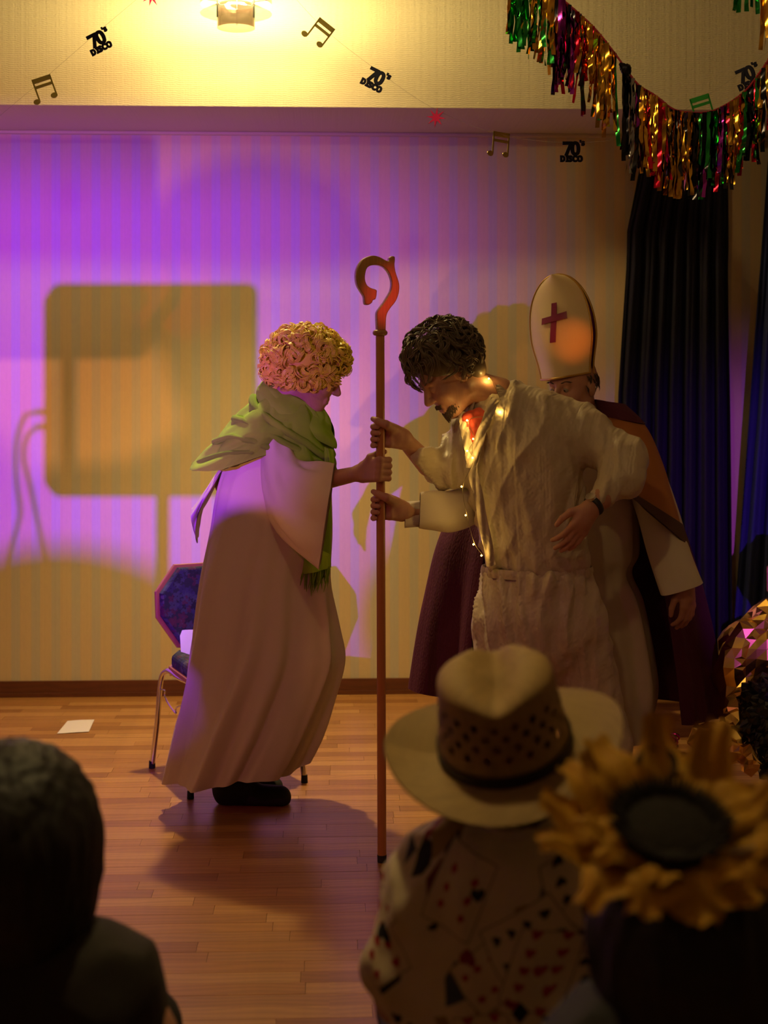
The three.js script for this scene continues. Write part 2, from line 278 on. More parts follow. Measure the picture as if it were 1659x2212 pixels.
// ---------------------------------------------------------------- pendant lamp over the stage
const chrome = mat([0.75, 0.74, 0.72], 0.16, { metalness: 1 }), steel = mat([0.4, 0.38, 0.36], 0.3, { metalness: 1 });
for (const [k, lamp] of PENDANT.entries()) {
  const s = F / 5.7, c = lamp.at, y = (py) => c.y - (py + 40) / s, at = (g) => g.translate(c.x, 0, c.z);
  const t = thing('pendant_lamp', k ? 'second tiered pendant lamp above the audience, out of the picture' : 'glass and metal tiered pendant lamp glowing before the bulkhead', 'lamp', V3(c.x, y(67), c.z));
  const R = 82 / s, r = 43 / s;
  const lathe = (pts) => at(new THREE.LatheGeometry(pts.map(([a, b]) => new THREE.Vector2(a, b)), 48));
  part(t, 'lower_cylinder', lathe([[r, y(67)], [r, y(14)]]), phys([0.28, 0.24, 0.2], 0.06, { transmission: 0.85, thickness: 0, side: DS }), 'smoked glass cylinder');
  part(t, 'glass_disc', lathe([[r, y(21)], [R * 0.8, y(24)], [R, y(34)]]), phys([0.4, 0.56, 0.5], 0.05, { transmission: 1, thickness: 0, side: DS }), 'pale green glass disc');
  part(t, 'upper_shade', lathe([[r * 0.7, y(-92)], [R * 0.75, y(-86)], [R, y(-64)], [R + 0.002, y(-66)], [R * 0.75, y(-90)], [r * 0.7, y(-95)]]), mat([0.5, 0.48, 0.46], 0.3, { metalness: 0.9, side: DS }), 'metal dish');
  part(t, 'glass_ring', lathe([[R, y(14)], [R, y(-12)]]), phys([0.42, 0.34, 0.36], 0.05, { transmission: 0.85, thickness: 0, side: DS }), 'tinted glass band');
  for (let i = 0; i < 3; i++) { const a = i * 2.094 + 0.5, x = Math.cos(a), z = Math.sin(a); part(t, 'rod', at(new THREE.CylinderGeometry(0.004, 0.004, y(-88) - y(48), 8).translate(x * (r + 0.008), (y(-88) + y(48)) / 2, z * (r + 0.008))), steel); part(t, 'arm', at(new THREE.BoxGeometry(R - r, 0.003, 0.006).translate((R + r) / 2, 0, 0).rotateY(-a).translate(0, y(12), 0)), steel); }
  part(t, 'stem', at(new THREE.CylinderGeometry(0.01, 0.01, ROOM.top - y(-92), 12).translate(0, (ROOM.top + y(-92)) / 2, 0)), steel);
  part(t, 'socket', at(new THREE.CylinderGeometry(0.022, 0.022, 0.06, 16).translate(0, y(-88) + 0.005, 0)), steel);
  part(t, 'bulb', new THREE.SphereGeometry(0.035, 20, 14).translate(c.x, c.y, c.z), mat([1, 1, 1], 0.5, { emissive: rgb(1, 0.75, 0.4), emissiveIntensity: 6 }), 'glowing bulb');
}

// ---------------------------------------------------------------- crozier
const STAFF_D = 4.695, STAFF_R = 0.0148;
const woodTex = dataTex(256, (u, v) => { const k = 0.75 + 0.2 * tn(u, v, 40, 3, 1) + 0.1 * tn(u, v, 90, 8, 2); return [k, k * 0.95, k * 0.9]; }, 6, 1);
const staffMat = phys([0.62, 0.25, 0.07], 0.35, { map: woodTex, clearcoat: 0.4, clearcoatRoughness: 0.25 });
const crookMat = phys([0.5, 0.25, 0.08], 0.38, { map: woodTex, clearcoat: 0.5, clearcoatRoughness: 0.3 });
const staffX = (py) => 824.5 - (py - 1862) * -0.003;
{
  const D = STAFF_D, foot = P(825, 1862, D); foot.y = 0;
  const t = thing('crozier', 'tall wooden bishop crozier with curled crook held by three hands', 'crozier', foot);
  const top = P(821, 725, D), mid = foot.clone().setY(0.022);
  const shaft = new THREE.CylinderGeometry(STAFF_R * 0.98, STAFF_R, top.y - 0.02, 24); const sp = shaft.attributes.position; shaft.translate(0, (top.y + 0.02) / 2, 0);
  for (let i = 0; i < sp.count; i++) { const k = (sp.getY(i) - 0.02) / (top.y - 0.02); sp.setX(i, sp.getX(i) + lerp(mid.x, top.x, k)); sp.setZ(i, sp.getZ(i) + lerp(mid.z, top.z, k)); }
  part(t, 'shaft', shaft, staffMat);
  part(t, 'ferrule', new THREE.CylinderGeometry(STAFF_R + 0.001, STAFF_R, 0.024, 24).translate(foot.x, 0.0125, foot.z), mat([0.02, 0.018, 0.016], 0.7), 'black rubber tip');
  const kn = P(821, 719, D);
  part(t, 'knob', new THREE.TorusGeometry(0.0155, 0.0095, 14, 32).rotateX(Math.PI / 2).translate(kn.x, kn.y, kn.z), crookMat, 'turned ring below the crook');
  // flat sawn crook: outline in picture pixels around the crozier, cut from a 3 cm board
  const z8 = (x, y) => [740 + x * 160 / 1539, 530 + y * 160 / 1539];
  const out = [[700, 1775], [690, 1600], [690, 1400], [760, 1290], [850, 1170], [950, 1010], [990, 930], [1010, 800], [995, 690], [940, 560], [840, 460], [700, 415], [560, 430], [480, 490], [445, 600], [440, 720], [480, 830], [560, 890], [680, 930], [690, 1010], [665, 1120], [610, 1145], [585, 1200], [510, 1245], [440, 1230], [420, 1170], [410, 1070], [340, 960], [270, 840], [240, 700], [245, 560], [290, 430], [380, 310], [500, 245], [620, 218], [760, 250], [880, 310], [945, 325], [960, 260], [1020, 222], [1075, 235], [1085, 300], [1075, 400], [1100, 560], [1160, 730], [1180, 880], [1150, 1050], [1080, 1190], [980, 1310], [910, 1430], [890, 1560], [885, 1775]];
  const c0 = P(821, 719, D), sh = new THREE.Shape(new THREE.SplineCurve(out.map(([x, y]) => { const [a, b] = z8(x, y); return new THREE.Vector2((a - 821) / F * D, (719 - b) / F * D); })).getPoints(220));
  const g = new THREE.ExtrudeGeometry(sh, { depth: 0.016, bevelEnabled: true, bevelThickness: 0.005, bevelSize: 0.0035, bevelOffset: -0.0035, bevelSegments: 3, curveSegments: 4 });
  g.translate(0, 0, -0.008).rotateY(-YAW + 0.28).translate(c0.x, c0.y, c0.z);
  part(t, 'crook', g, crookMat, 'curled hook cut from a flat board');
}

// ---------------------------------------------------------------- banquet chairs
const floral = canvasTex(512, 512, (c, w, h) => {
  c.fillStyle = '#26302f'; c.fillRect(0, 0, w, h); const r = rng(3);
  for (let i = 0; i < 420; i++) { const k = r(); c.fillStyle = k < 0.3 ? '#5d2a33' : k < 0.55 ? '#46565a' : k < 0.75 ? '#1a2220' : k < 0.9 ? '#353a55' : '#6d6f6a'; c.globalAlpha = 0.75; const x = r() * w, y = r() * h, s = 8 + r() * 20; for (let q = 0; q < 5; q++) { c.beginPath(); c.ellipse(x + Math.cos(q * 1.257) * s * 0.6, y + Math.sin(q * 1.257) * s * 0.6, s * 0.5, s * 0.34, q * 1.257, 0, 7); c.fill(); } }
}, 2.2, 2.2);
const seatMat = mat([0.65, 0.65, 0.6], 0.9, { map: floral }), chairWood = phys([0.34, 0.13, 0.045], 0.4, { clearcoat: 0.3 }), rubber = mat([0.015, 0.015, 0.015], 0.8);
function extrudeFlat(pts, depth, bevel) { const g = new THREE.ExtrudeGeometry(new THREE.Shape(pts.map((p) => new THREE.Vector2(...p))), { depth, bevelEnabled: true, bevelThickness: bevel, bevelSize: bevel, bevelOffset: -bevel, bevelSegments: 3 }); return g.translate(0, 0, -depth / 2); }
function octagon(w, y0, y1, c) { return [[-w + c, y0], [w - c, y0], [w, y0 + c * 1.5], [w, y1 - c * 1.25], [w - c, y1], [-w + c, y1], [-w, y1 - c * 1.25], [-w, y0 + c * 1.5]]; }
let chairProto = null;
function chair(label, at, turn, group) {
  if (chairProto) { const o = chairProto.clone(); o.name = numbered('banquet_chair'); o.position.copy(at); o.rotation.y = turn; o.userData = { label, category: 'chair', group }; scene.add(o); return o; }
  const t = chairProto = thing('banquet_chair', label, 'chair', at, group); t.rotation.y = turn;
  const lean = (g) => g.rotateX(-0.12).translate(0, 0.43, -0.2);
  const back = localPart(t, 'backrest', lean(extrudeFlat([[-0.05, -0.02], [0.05, -0.02], [0.06, 0.02], [0.085, 0.055], ...octagon(0.225, 0.06, 0.4, 0.085).slice(1, 7), [-0.225, 0.1875], [-0.14, 0.06], [-0.085, 0.055], [-0.06, 0.02]], 0.012, 0.004)), chairWood, 'wooden back shell');
  localPart(back, 'cushion', lean(extrudeFlat(octagon(0.21, 0.074, 0.386, 0.08), 0.012, 0.012).translate(0, 0, 0.018)), seatMat, 'dark floral upholstery');
  const seat = localPart(t, 'seat', extrudeFlat(octagon(0.22, -0.2, 0.22, 0.05).map(([x, y]) => [x * (y > 0 ? 1 : 0.92), y]), 0.012, 0.004).rotateX(Math.PI / 2).translate(0, 0.425, 0), chairWood, 'wooden seat shell');
  localPart(seat, 'cushion', extrudeFlat(octagon(0.21, -0.19, 0.21, 0.05).map(([x, y]) => [x * (y > 0 ? 1 : 0.92), y]), 0.022, 0.02).rotateX(Math.PI / 2).translate(0, 0.455, 0), seatMat, 'dark floral upholstery');
  for (const s of [-1, 1]) {
    const x = s * 0.2, f = localPart(t, 'side_frame', tube([V3(x * 1.18, 0.015, 0.235), V3(x * 1.1, 0.2, 0.215), V3(x * 1.04, 0.38, 0.195), V3(x, 0.408, 0.16), V3(x, 0.41, 0), V3(x, 0.408, -0.16), V3(x * 1.04, 0.38, -0.195), V3(x * 1.1, 0.2, -0.215), V3(x * 1.18, 0.015, -0.235)], 0.011, 72, 12), chrome, 'chrome tube legs');
    for (const e of [-1, 1]) localPart(f, 'foot_cap', new THREE.CylinderGeometry(0.0125, 0.0135, 0.03, 14).translate(x * 1.18, 0.015, e * 0.2365), rubber);
    const w = []; for (let i = 0; i <= 40; i++) { const k = i / 40; w.push(V3(x * 1.07, 0.31 + 0.028 * Math.sin(k * 6.2832 * 1.5 + 0.6) - 0.012 * Math.sin(k * 3.14), lerp(-0.205, 0.205, k) + 0.03 * Math.sin(k * 6.2832 * 3))); }
    localPart(f, 'scroll', tube(w, 0.0035, 80, 6), chrome, 'curly chrome wire');
  }
  localPart(t, 'crossbar', tube([V3(-0.2, 0.405, -0.1), V3(0.2, 0.405, -0.1)], 0.008, 6, 8), chrome); localPart(t, 'crossbar', tube([V3(-0.2, 0.405, 0.1), V3(0.2, 0.405, 0.1)], 0.008, 6, 8), chrome);
  return t;
}
// turn: the chair's front (+z) points this way; angle given in the viewer's frame, 0 = towards the viewer, + = to the right
const facing = (deg) => deg * Math.PI / 180 - YAW;
chair('banquet chair with dark floral octagon backrest and chrome legs beside the white robe', Q(-0.632, 0, 5.72), facing(27));
chair('banquet chair standing behind the gold foil at the picture edge', Q(1.94, 0, 6.3), facing(-12));

// ---------------------------------------------------------------- papers
const paper = mat([0.78, 0.74, 0.68], 0.8);
{
  const c = [P(147, 1559, 0), 0]; const gp = (px, py) => { const D = EYE * F / (py - CY); return P(px, py, D); };
  const q = [gp(146, 1559), gp(204, 1556), gp(192, 1582), gp(123, 1586)];
  const g = shell((i, j) => { const u = i / 12, v = j / 8, a = q[0].clone().lerp(q[1], u), b = q[3].clone().lerp(q[2], u), p = a.lerp(b, v); p.y = 0.0025 + 0.0045 * (u * u + (1 - v) * 0.4) * (0.6 + 0.4 * Math.sin(u * 5)); return p; }, 12, 8, 0.0004);
  single('paper_sheet', g, paper, 'blank white sheet of paper lying on the parquet', 'paper');
  const s = [P(388, 1362, 5.83), P(446, 1358, 5.72), P(450, 1432, 5.62), P(392, 1436, 5.73)];
  const k = shell((i, j) => { const u = i / 12, v = j / 10, a = s[0].clone().lerp(s[1], u), b = s[3].clone().lerp(s[2], u); return a.lerp(b, v).addScaledVector(FWD, 0.006 * Math.sin(u * 7 + v * 3)); }, 12, 10, 0.0006);
  single('paper_sheet', k, paper, 'creased white sheet of paper propped on the floral chair seat', 'paper');
}

// ---------------------------------------------------------------- hanging party cut-outs on a nylon line
const foil = (c, r = 0.25) => mat(c, r, { metalness: 0.9 });
const blackFoil = foil([0.015, 0.015, 0.03], 0.4), goldFoil = foil([0.3, 0.24, 0.06], 0.35), redFoil = foil([0.5, 0.02, 0.1], 0.3), greenFoil = foil([0.04, 0.3, 0.05], 0.3);
{
  const DG = 5.1, font = await new FontLoader().loadAsync('fonts/droid/droid_sans_bold.typeface.json');
  const line = (pts) => tube(pts.map(([x, y]) => P(x, y, DG)), 0.0005, 60, 4);
  const nylon = phys([0.8, 0.8, 0.8], 0.2, { transmission: 0.8, thickness: 0 });
  const l1 = [[-60, 300], [95, 170], [215, 66], [325, -28], [420, -120], [500, -262]], l2 = [[530, -262], [600, -60], [690, 52], [812, 150], [940, 236], [1080, 290], [1236, 308], [1380, 290], [1515, 214], [1615, 146], [1720, 60], [1900, -120]];
  const ends = (pts) => { const t = line(pts); return t; };
  single('nylon_line', ends(l1), nylon, 'thin clear line carrying the party cut-outs at the far corner beside the lamp', 'line');
  single('nylon_line', ends(l2), nylon, 'thin clear line carrying the party cut-outs between lamp and tinsel', 'line');
  const put = (g, px, py, deg, yaw) => { g.scale(0.88, 0.88, 1).rotateY(yaw).rotateZ(-deg * Math.PI / 180).rotateY(-YAW); const p = P(px, py, DG); return g.translate(p.x, p.y, p.z); };
  const disco = () => {
    const T = (s, size, x, y) => { const g = new TextGeometry(s, { font, size, depth: 0.0025, curveSegments: 5, bevelEnabled: true, bevelThickness: 0.0004, bevelSize: 0.0026, bevelSegments: 1 }); g.computeBoundingBox(); const b = g.boundingBox; return g.translate(x - (b.min.x + b.max.x) / 2, y, 0); };
    return merge([T('7', 0.054, -0.019, -0.01), T('0', 0.054, 0.013, -0.01), T("'s", 0.02, 0.042, 0.03), T('D', 0.023, -0.04, -0.036), T('I', 0.023, -0.0215, -0.036), T('S', 0.023, -0.0085, -0.036), T('C', 0.023, 0.01, -0.036), T('O', 0.023, 0.031, -0.036)]);
  };
  const note = () => {
    const e = (pts) => extrudeFlat(pts, 0.0025, 0.0004), disc = (x, y) => new THREE.CylinderGeometry(0.0125, 0.0125, 0.003, 20).rotateX(Math.PI / 2).scale(1.15, 0.9, 1).translate(x, y, 0);
    return merge([e([[-0.036, -0.04], [-0.029, -0.04], [-0.029, 0.048], [-0.036, 0.048]]), e([[0.037, -0.036], [0.044, -0.036], [0.044, 0.048], [0.037, 0.048]]), e([[-0.036, 0.03], [0.044, 0.03], [0.044, 0.05], [-0.036, 0.05]]), e([[-0.034, 0.008], [0.042, 0.008], [0.042, 0.02], [-0.034, 0.02]]), disc(-0.044, -0.042), disc(0.03, -0.038)]);
  };
  const star = () => { const p = []; for (let i = 0; i < 16; i++) { const a = i * Math.PI / 8, r = i % 2 ? 0.014 : 0.042; p.push([Math.sin(a) * r, Math.cos(a) * r]); } return extrudeFlat(p, 0.0025, 0.0006); };
  const G = 'hanging party cut-outs';
  single('music_note_cutout', put(note(), 95, 192, -20, 0.1), goldFoil, 'dark gold music note cut-out hanging lowest before the bulkhead, near the picture corner', 'decoration', G);
  single('disco_cutout', put(disco(), 215, 92, -27, 0), blackFoil, "black 70's disco cut-out tilted upwards between gold note and lamp", 'decoration', G);
  single('star_cutout', put(star(), 327, -8, 12, 0.2), redFoil, 'dark red star cut-out cut off by the upper picture edge beside the lamp', 'decoration', G);
  single('music_note_cutout', put(note(), 690, 70, 37, 0.15), goldFoil, 'gold music note cut-out tilted steeply just beyond the lamp', 'decoration', G);
  single('disco_cutout', put(disco(), 810, 174, 27, 0), blackFoil, "black 70's disco cut-out tilted downwards on the bright bulkhead, second after the lamp", 'decoration', G);
  single('star_cutout', put(star(), 942, 254, 8, -0.2), redFoil, 'small red foil star cut-out over the purple bulkhead underside', 'decoration', G);
  single('music_note_cutout', put(note(), 1080, 312, 4, 0.5), goldFoil, 'gold music note cut-out hanging upright between the red star and the level disco cut-out', 'decoration', G);
  single('disco_cutout', put(disco(), 1236, 330, -1, 0.1), blackFoil, "black 70's disco cut-out hanging level beside the dark curtain", 'decoration', G);
  single('music_note_cutout', put(note(), 1515, 234, -16, -0.2), greenFoil, 'green music note cut-out half hidden behind the tinsel fringe', 'decoration', G);
  single('disco_cutout', put(disco(), 1616, 168, -22, -0.3), blackFoil, "black 70's disco cut-out partly hidden at the end of the tinsel fringe", 'decoration', G);
}

// ---------------------------------------------------------------- tinsel fringe garland
{
  const D = 4.9, cordPx = [[1040, -190], [1105, -95], [1180, -30], [1240, 20], [1285, 62], [1330, 118], [1350, 146], [1380, 184], [1415, 206], [1455, 236], [1490, 243], [1530, 242], [1570, 225], [1610, 196], [1640, 158], [1675, 105], [1740, -10], [1800, -150]];
  const curve = new THREE.CatmullRomCurve3(cordPx.map(([x, y]) => P(x, y, D)), false, 'centripetal');
  const t = thing('tinsel_garland', 'swag of multicoloured metallic tinsel fringe across the upper corner', 'garland', P(1455, 420, D));
  part(t, 'cord', tube(cordPx.map(([x, y]) => P(x, y, D)), 0.0035, 120, 6), mat([0.45, 0.02, 0.05], 0.5), 'red cord');
  const kn = P(1352, 150, D);
  part(t, 'knot', crumple(netMesh(field([[ell(kn, [0.018, 0.02, 0.016]), 0.01], [cap(kn, P(1342, 140, D), 0.012, 0.008), 0.01], [cap(kn, P(1360, 175, D), 0.013, 0.006), 0.01]]), 0.004), (x, y, z) => 0.003 * N3(x * 90, y * 90, z * 90)), foil([0.02, 0.02, 0.03], 0.4), 'black knot of fringe');
  const cols = { green: [0.04, 0.42, 0.08], gold: [0.75, 0.42, 0.05], purple: [0.42, 0.04, 0.5], red: [0.7, 0.02, 0.06], black: [0.04, 0.04, 0.05], silver: [0.3, 0.3, 0.32] };
  const mats = {}; for (const k in cols) mats[k] = mat(cols[k], 0.15, { metalness: 1, side: DS });
  // [from px, to px, colours, length px, count]
  const runs = [[1100, 1165, ['green', 'green', 'gold'], 175, 18], [1165, 1205, ['gold', 'gold', 'green'], 175, 12], [1200, 1262, ['purple', 'purple', 'red', 'black'], 200, 22], [1258, 1285, ['red', 'gold'], 150, 8], [1285, 1330, ['gold', 'gold', 'gold', 'green'], 190, 16], [1345, 1385, ['black', 'purple', 'black', 'silver'], 195, 14], [1385, 1430, ['gold', 'gold', 'red'], 180, 16], [1425, 1460, ['red', 'gold', 'black'], 180, 12], [1460, 1505, ['gold', 'gold', 'gold', 'black'], 178, 16], [1500, 1575, ['black', 'purple', 'black', 'red', 'green'], 175, 26], [1570, 1605, ['red', 'gold', 'gold'], 170, 12], [1600, 1640, ['red', 'black', 'green'], 165, 14], [1635, 1740, ['purple', 'gold', 'black', 'red'], 170, 26]];
  const r = rng(21), variants = [];
  for (let k = 0; k < 14; k++) { // hanging ribbon of length 1, width 15 mm, twisted and buckled
    const tw = (r() - 0.5) * 2.4, a0 = (r() - 0.5) * 1.6, b1 = (r() - 0.5) * 0.05, b2 = (r() - 0.5) * 0.04, ph = r() * 6, kink = r() < 0.3 ? 0.5 + r() * 0.3 : 9;
    variants.push((len) => { const g = new THREE.PlaneGeometry(1, 1, 1, 12), p = g.attributes.position; const w = 0.015;
      for (let i = 0; i < p.count; i++) { const v = 0.5 - p.getY(i), u = p.getX(i) * w, a = a0 + tw * v + (v > kink ? 0.9 : 0) + 0.25 * Math.sin(v * 17 + ph); p.setXYZ(i, u * Math.cos(a) + b1 * v * v, -v * len + (v > kink ? 0.01 : 0), u * Math.sin(a) + b2 * Math.sin(v * 3 + ph) * v + 0.003 * Math.sin(v * 23 + ph)); } g.computeVertexNormals(); return g; });
  }
  const cache = {};
  for (const [x0, x1, cs, len, n] of runs) for (let i = 0; i < n; i++) {
    const px = lerp(x0, x1, (i + r() * 0.8) / n); let lo = 0, hi = 1; for (let q = 0; q < 24; q++) { const m = (lo + hi) / 2, c = curve.getPoint(m).applyMatrix4(camera.matrixWorldInverse); if (CX + c.x / -c.z * F < px) lo = m; else hi = m; }
    const top = curve.getPoint(lo), vi = Math.floor(r() * 14), li = Math.floor(r() * 3), L = len * (0.82 + 0.12 * li) / F * D, key = vi + '_' + Math.round(L * 100);
    const g = cache[key] ??= variants[vi](L), m = fin(new THREE.Mesh(g, mats[cs[Math.floor(r() * cs.length)]]), 'strip');
    m.position.copy(top).sub(t.position).addScaledVector(FWD, (r() - 0.5) * 0.012); m.rotation.y = (r() - 0.5) * 1.4; t.add(m);
  }
  // the next swag, of which only a few strip ends reach into the picture
  const t2 = thing('tinsel_garland', 'second tinsel fringe just touching the upper corner, green and gold ends only', 'garland', P(1640, -60, 4.4));
  part(t2, 'cord', tube([P(1540, -210, 4.4), P(1620, -165, 4.4), P(1700, -150, 4.4), P(1790, -170, 4.4)], 0.0035, 30, 6), mat([0.45, 0.02, 0.05], 0.5), 'red cord');
  for (let i = 0; i < 16; i++) { const px = 1590 + i * 7 + r() * 4, L = (px > 1640 ? 265 : 185) * (0.85 + 0.2 * r()) / F * 4.4, m = fin(new THREE.Mesh(variants[i % 14](L), mats[px > 1640 ? 'gold' : 'green']), 'strip'); m.position.copy(P(px, -165, 4.4)).sub(t2.position); m.rotation.y = (r() - 0.5); t2.add(m); }
}

// ---------------------------------------------------------------- gold film and black bag heaped at the edge of the stage
{
  const gold = mat([1, 0.66, 0.18], 0.24, { metalness: 1, flatShading: true, side: DS }), r3 = (x, y, z, f) => Math.abs(N3(x * f, y * f, z * f));
  const facet = (g, a, f) => crumple(g, (x, y, z) => a * (r3(x, y, z, f) * 1.4 - 0.5) + a * 0.5 * (r3(x + 3, y, z, f * 2.3) - 0.4));
  const gx = (px, py, D) => P(px, py, D);
  const upper = field([[cap(gx(1625, 1395, 5.4), gx(1670, 1380, 5.4), 0.12, 0.14), 0.05], [cap(gx(1600, 1440, 5.38), gx(1600, 1490, 5.36), 0.085, 0.07), 0.05], [cap(gx(1572, 1530, 5.32), gx(1590, 1575, 5.28), 0.05, 0.04), 0.04], [cap(gx(1700, 1420, 5.45), gx(1720, 1560, 5.45), 0.14, 0.16), 0.06]]);
  const low = field([[cap(gx(1520, 1590, 5.18), gx(1560, 1605, 5.12), 0.06, 0.06), 0.04], [cap(gx(1560, 1600, 5.15), gx(1630, 1648, 5.0), 0.05, 0.035), 0.04], [cap(gx(1590, 1570, 5.28), gx(1560, 1600, 5.15), 0.05, 0.05), 0.04]]);
  const t = thing('gold_film', 'crumpled gold metallic film spilling onto the floor at the picture edge', 'foil', Q(1.28, 0, 5.3));
  part(t, 'draped_film', facet(netMesh(upper, 0.036), 0.04, 4), gold, 'large creased sheet folds'); part(t, 'trailing_film', facet(netMesh(low, 0.026), 0.03, 7), gold, 'crumpled end on the floor');
  const bag = field([[cap(gx(1660, 1520, 5.22), gx(1690, 1600, 5.2), 0.1, 0.14), 0.06], [cap(gx(1640, 1560, 5.12), gx(1700, 1640, 5.1), 0.06, 0.1), 0.06]]);
  single('plastic_bag', facet(netMesh(bag, 0.016), 0.025, 13), phys([0.012, 0.013, 0.014], 0.22, { flatShading: true, clearcoat: 0.4 }), 'shiny black plastic bag leaning against the gold film', 'bag');
}

// ---------------------------------------------------------------- stage gear beside the audience, out of the picture: it throws the shadows on the wall
{
  const D = 3.6, LV = LIGHT.violet.at, black = mat([0.02, 0.02, 0.022], 0.7);
  // where a thing at distance D must stand for its violet shadow to fall on this spot of the wall
  const gear = (px, py) => { const w = P(px, py, 7.15), c = LV.clone().applyMatrix4(camera.matrixWorldInverse), e = w.applyMatrix4(camera.matrixWorldInverse), k = (D + c.z) / (c.z - e.z); return [lerp(c.x, e.x, k), EYE + lerp(c.y, e.y, k)]; };
  const [x0, y1] = gear(102, 622), [x1, y0] = gear(530, 1065), pole = Q(gear(350, 1200)[0], 0, D);
  const t = thing('loudspeaker', 'black loudspeaker box on a pole, throwing the square shadow on the wall', 'speaker', Q((x0 + x1) / 2, y0, D));
  const turned = (g, X, Y, DD) => { const c = Q(X, Y, DD); return g.rotateY(-YAW).translate(c.x, c.y, c.z); };
  part(t, 'cabinet', turned(new RoundedBoxGeometry(x1 - x0, y1 - y0, 0.2, 3, 0.02), (x0 + x1) / 2, (y0 + y1) / 2, D), black);
  part(t, 'grille', turned(new RoundedBoxGeometry(x1 - x0 - 0.04, y1 - y0 - 0.04, 0.012, 2, 0.004), (x0 + x1) / 2, (y0 + y1) / 2, D + 0.102), mat([0.05, 0.05, 0.05], 0.5, { metalness: 0.6 }));
  for (const y of [890, 922]) { const [a, b] = gear(110, y), [e] = gear(84, y); part(t, 'plug', tube([Q(a, b, D), Q(e, b, D)], 0.006, 4, 8), black); }
  const st = thing('speaker_stand', 'black tripod stand under the loudspeaker', 'stand', pole.clone());
  part(st, 'pole', new THREE.CylinderGeometry(0.0125, 0.0125, y0 - 0.1, 16).translate(pole.x, 0.1 + (y0 - 0.1) / 2, pole.z), black);
  for (let k = 0; k < 3; k++) { const a = k * 2.094 + 0.9; part(st, 'leg', tube([V3(pole.x, 0.62, pole.z), V3(pole.x + Math.cos(a) * 0.42, 0.012, pole.z + Math.sin(a) * 0.42)], 0.0115, 8, 10), black); }
  const cab = (p, d) => tube([...p.map(([x, y]) => Q(...gear(x, y), D)), Q(gear(...p[p.length - 1])[0], 0.25, D), Q(gear(...p[p.length - 1])[0] + d, 0.006, D), Q(gear(...p[p.length - 1])[0] + d - 0.3, 0.006, D)], 0.0042, 80, 8);
  single('cable', cab([[82, 890], [60, 893], [38, 955], [38, 1040], [46, 1110], [24, 1190], [14, 1250]], 0.02), black, 'thin black cable looping from the upper speaker socket', 'cable');
  single('cable', cab([[82, 922], [72, 925], [52, 975], [68, 1050], [88, 1150], [108, 1250]], 0.05), black, 'thin black cable looping from the lower speaker socket', 'cable');
  for (const k in LIGHT) {
    const s = LIGHT[k], dir = s.to.clone().sub(s.at).normalize(), q = new THREE.Quaternion().setFromRotationMatrix(new THREE.Matrix4().makeBasis(V3(0, 0, 0).crossVectors(UPV, dir).normalize(), V3(0, 0, 0).crossVectors(dir, V3(0, 0, 0).crossVectors(UPV, dir).normalize()), dir)), back = s.at.clone().addScaledVector(dir, -0.03);
    const l = thing('stage_light', `black stage spotlight shining ${k}, out of the picture`, 'spotlight', V3(s.at.x, 0, s.at.z));
    const put = (g) => g.applyQuaternion(q).translate(back.x, back.y, back.z);
    part(l, 'housing', put(new THREE.LatheGeometry([[0, -0.14], [0.05, -0.14], [0.06, -0.1], [0.062, 0.01], [0.058, 0.01], [0.056, -0.01], [0.0, -0.01]].map((p) => new THREE.Vector2(...p)), 28).rotateX(Math.PI / 2)), black);
    part(l, 'lens', put(new THREE.CylinderGeometry(0.054, 0.054, 0.006, 28).rotateX(Math.PI / 2)), mat([0.05, 0.05, 0.05], 0.3, { emissive: rgb(...s.color), emissiveIntensity: 3 }));
    if (k === 'violet' || k === 'purple') part(l, 'barn_door', put(new THREE.BoxGeometry(0.18, 0.003, 0.2).rotateX(0.13).translate(0, 0.052, 0.12)), black);
    part(l, 'pole', new THREE.CylinderGeometry(0.011, 0.011, back.y - 0.06, 12).translate(back.x, (back.y - 0.06) / 2, back.z), black); part(l, 'base_plate', new THREE.CylinderGeometry(0.13, 0.13, 0.012, 24).translate(back.x, 0.006, back.z), black);
  }
}

// ---------------------------------------------------------------- people: shared builders
const skinTex = dataTex(256, (u, v) => { const k = 0.94 + 0.06 * tn(u, v, 30, 30, 3) + 0.05 * tn(u, v, 6, 6, 8); return [k, k * (0.96 + 0.05 * tn(u, v, 9, 9, 5)), k * 0.96]; }, 8, 8);
const skin = phys([0.5, 0.255, 0.165], 0.52, { map: skinTex, sheen: 0.15, sheenRoughness: 0.5, sheenColor: rgb(0.5, 0.25, 0.2) });
const dirAt = (deg) => RIGHT.clone().multiplyScalar(Math.cos(deg * Math.PI / 180)).addScaledVector(FWD, -Math.sin(deg * Math.PI / 180)); // 0 right, 90 towards the viewer
const add = (p, ...kv) => { const q = p.clone(); for (let i = 0; i < kv.length; i += 2) q.addScaledVector(kv[i], kv[i + 1]); return q; };
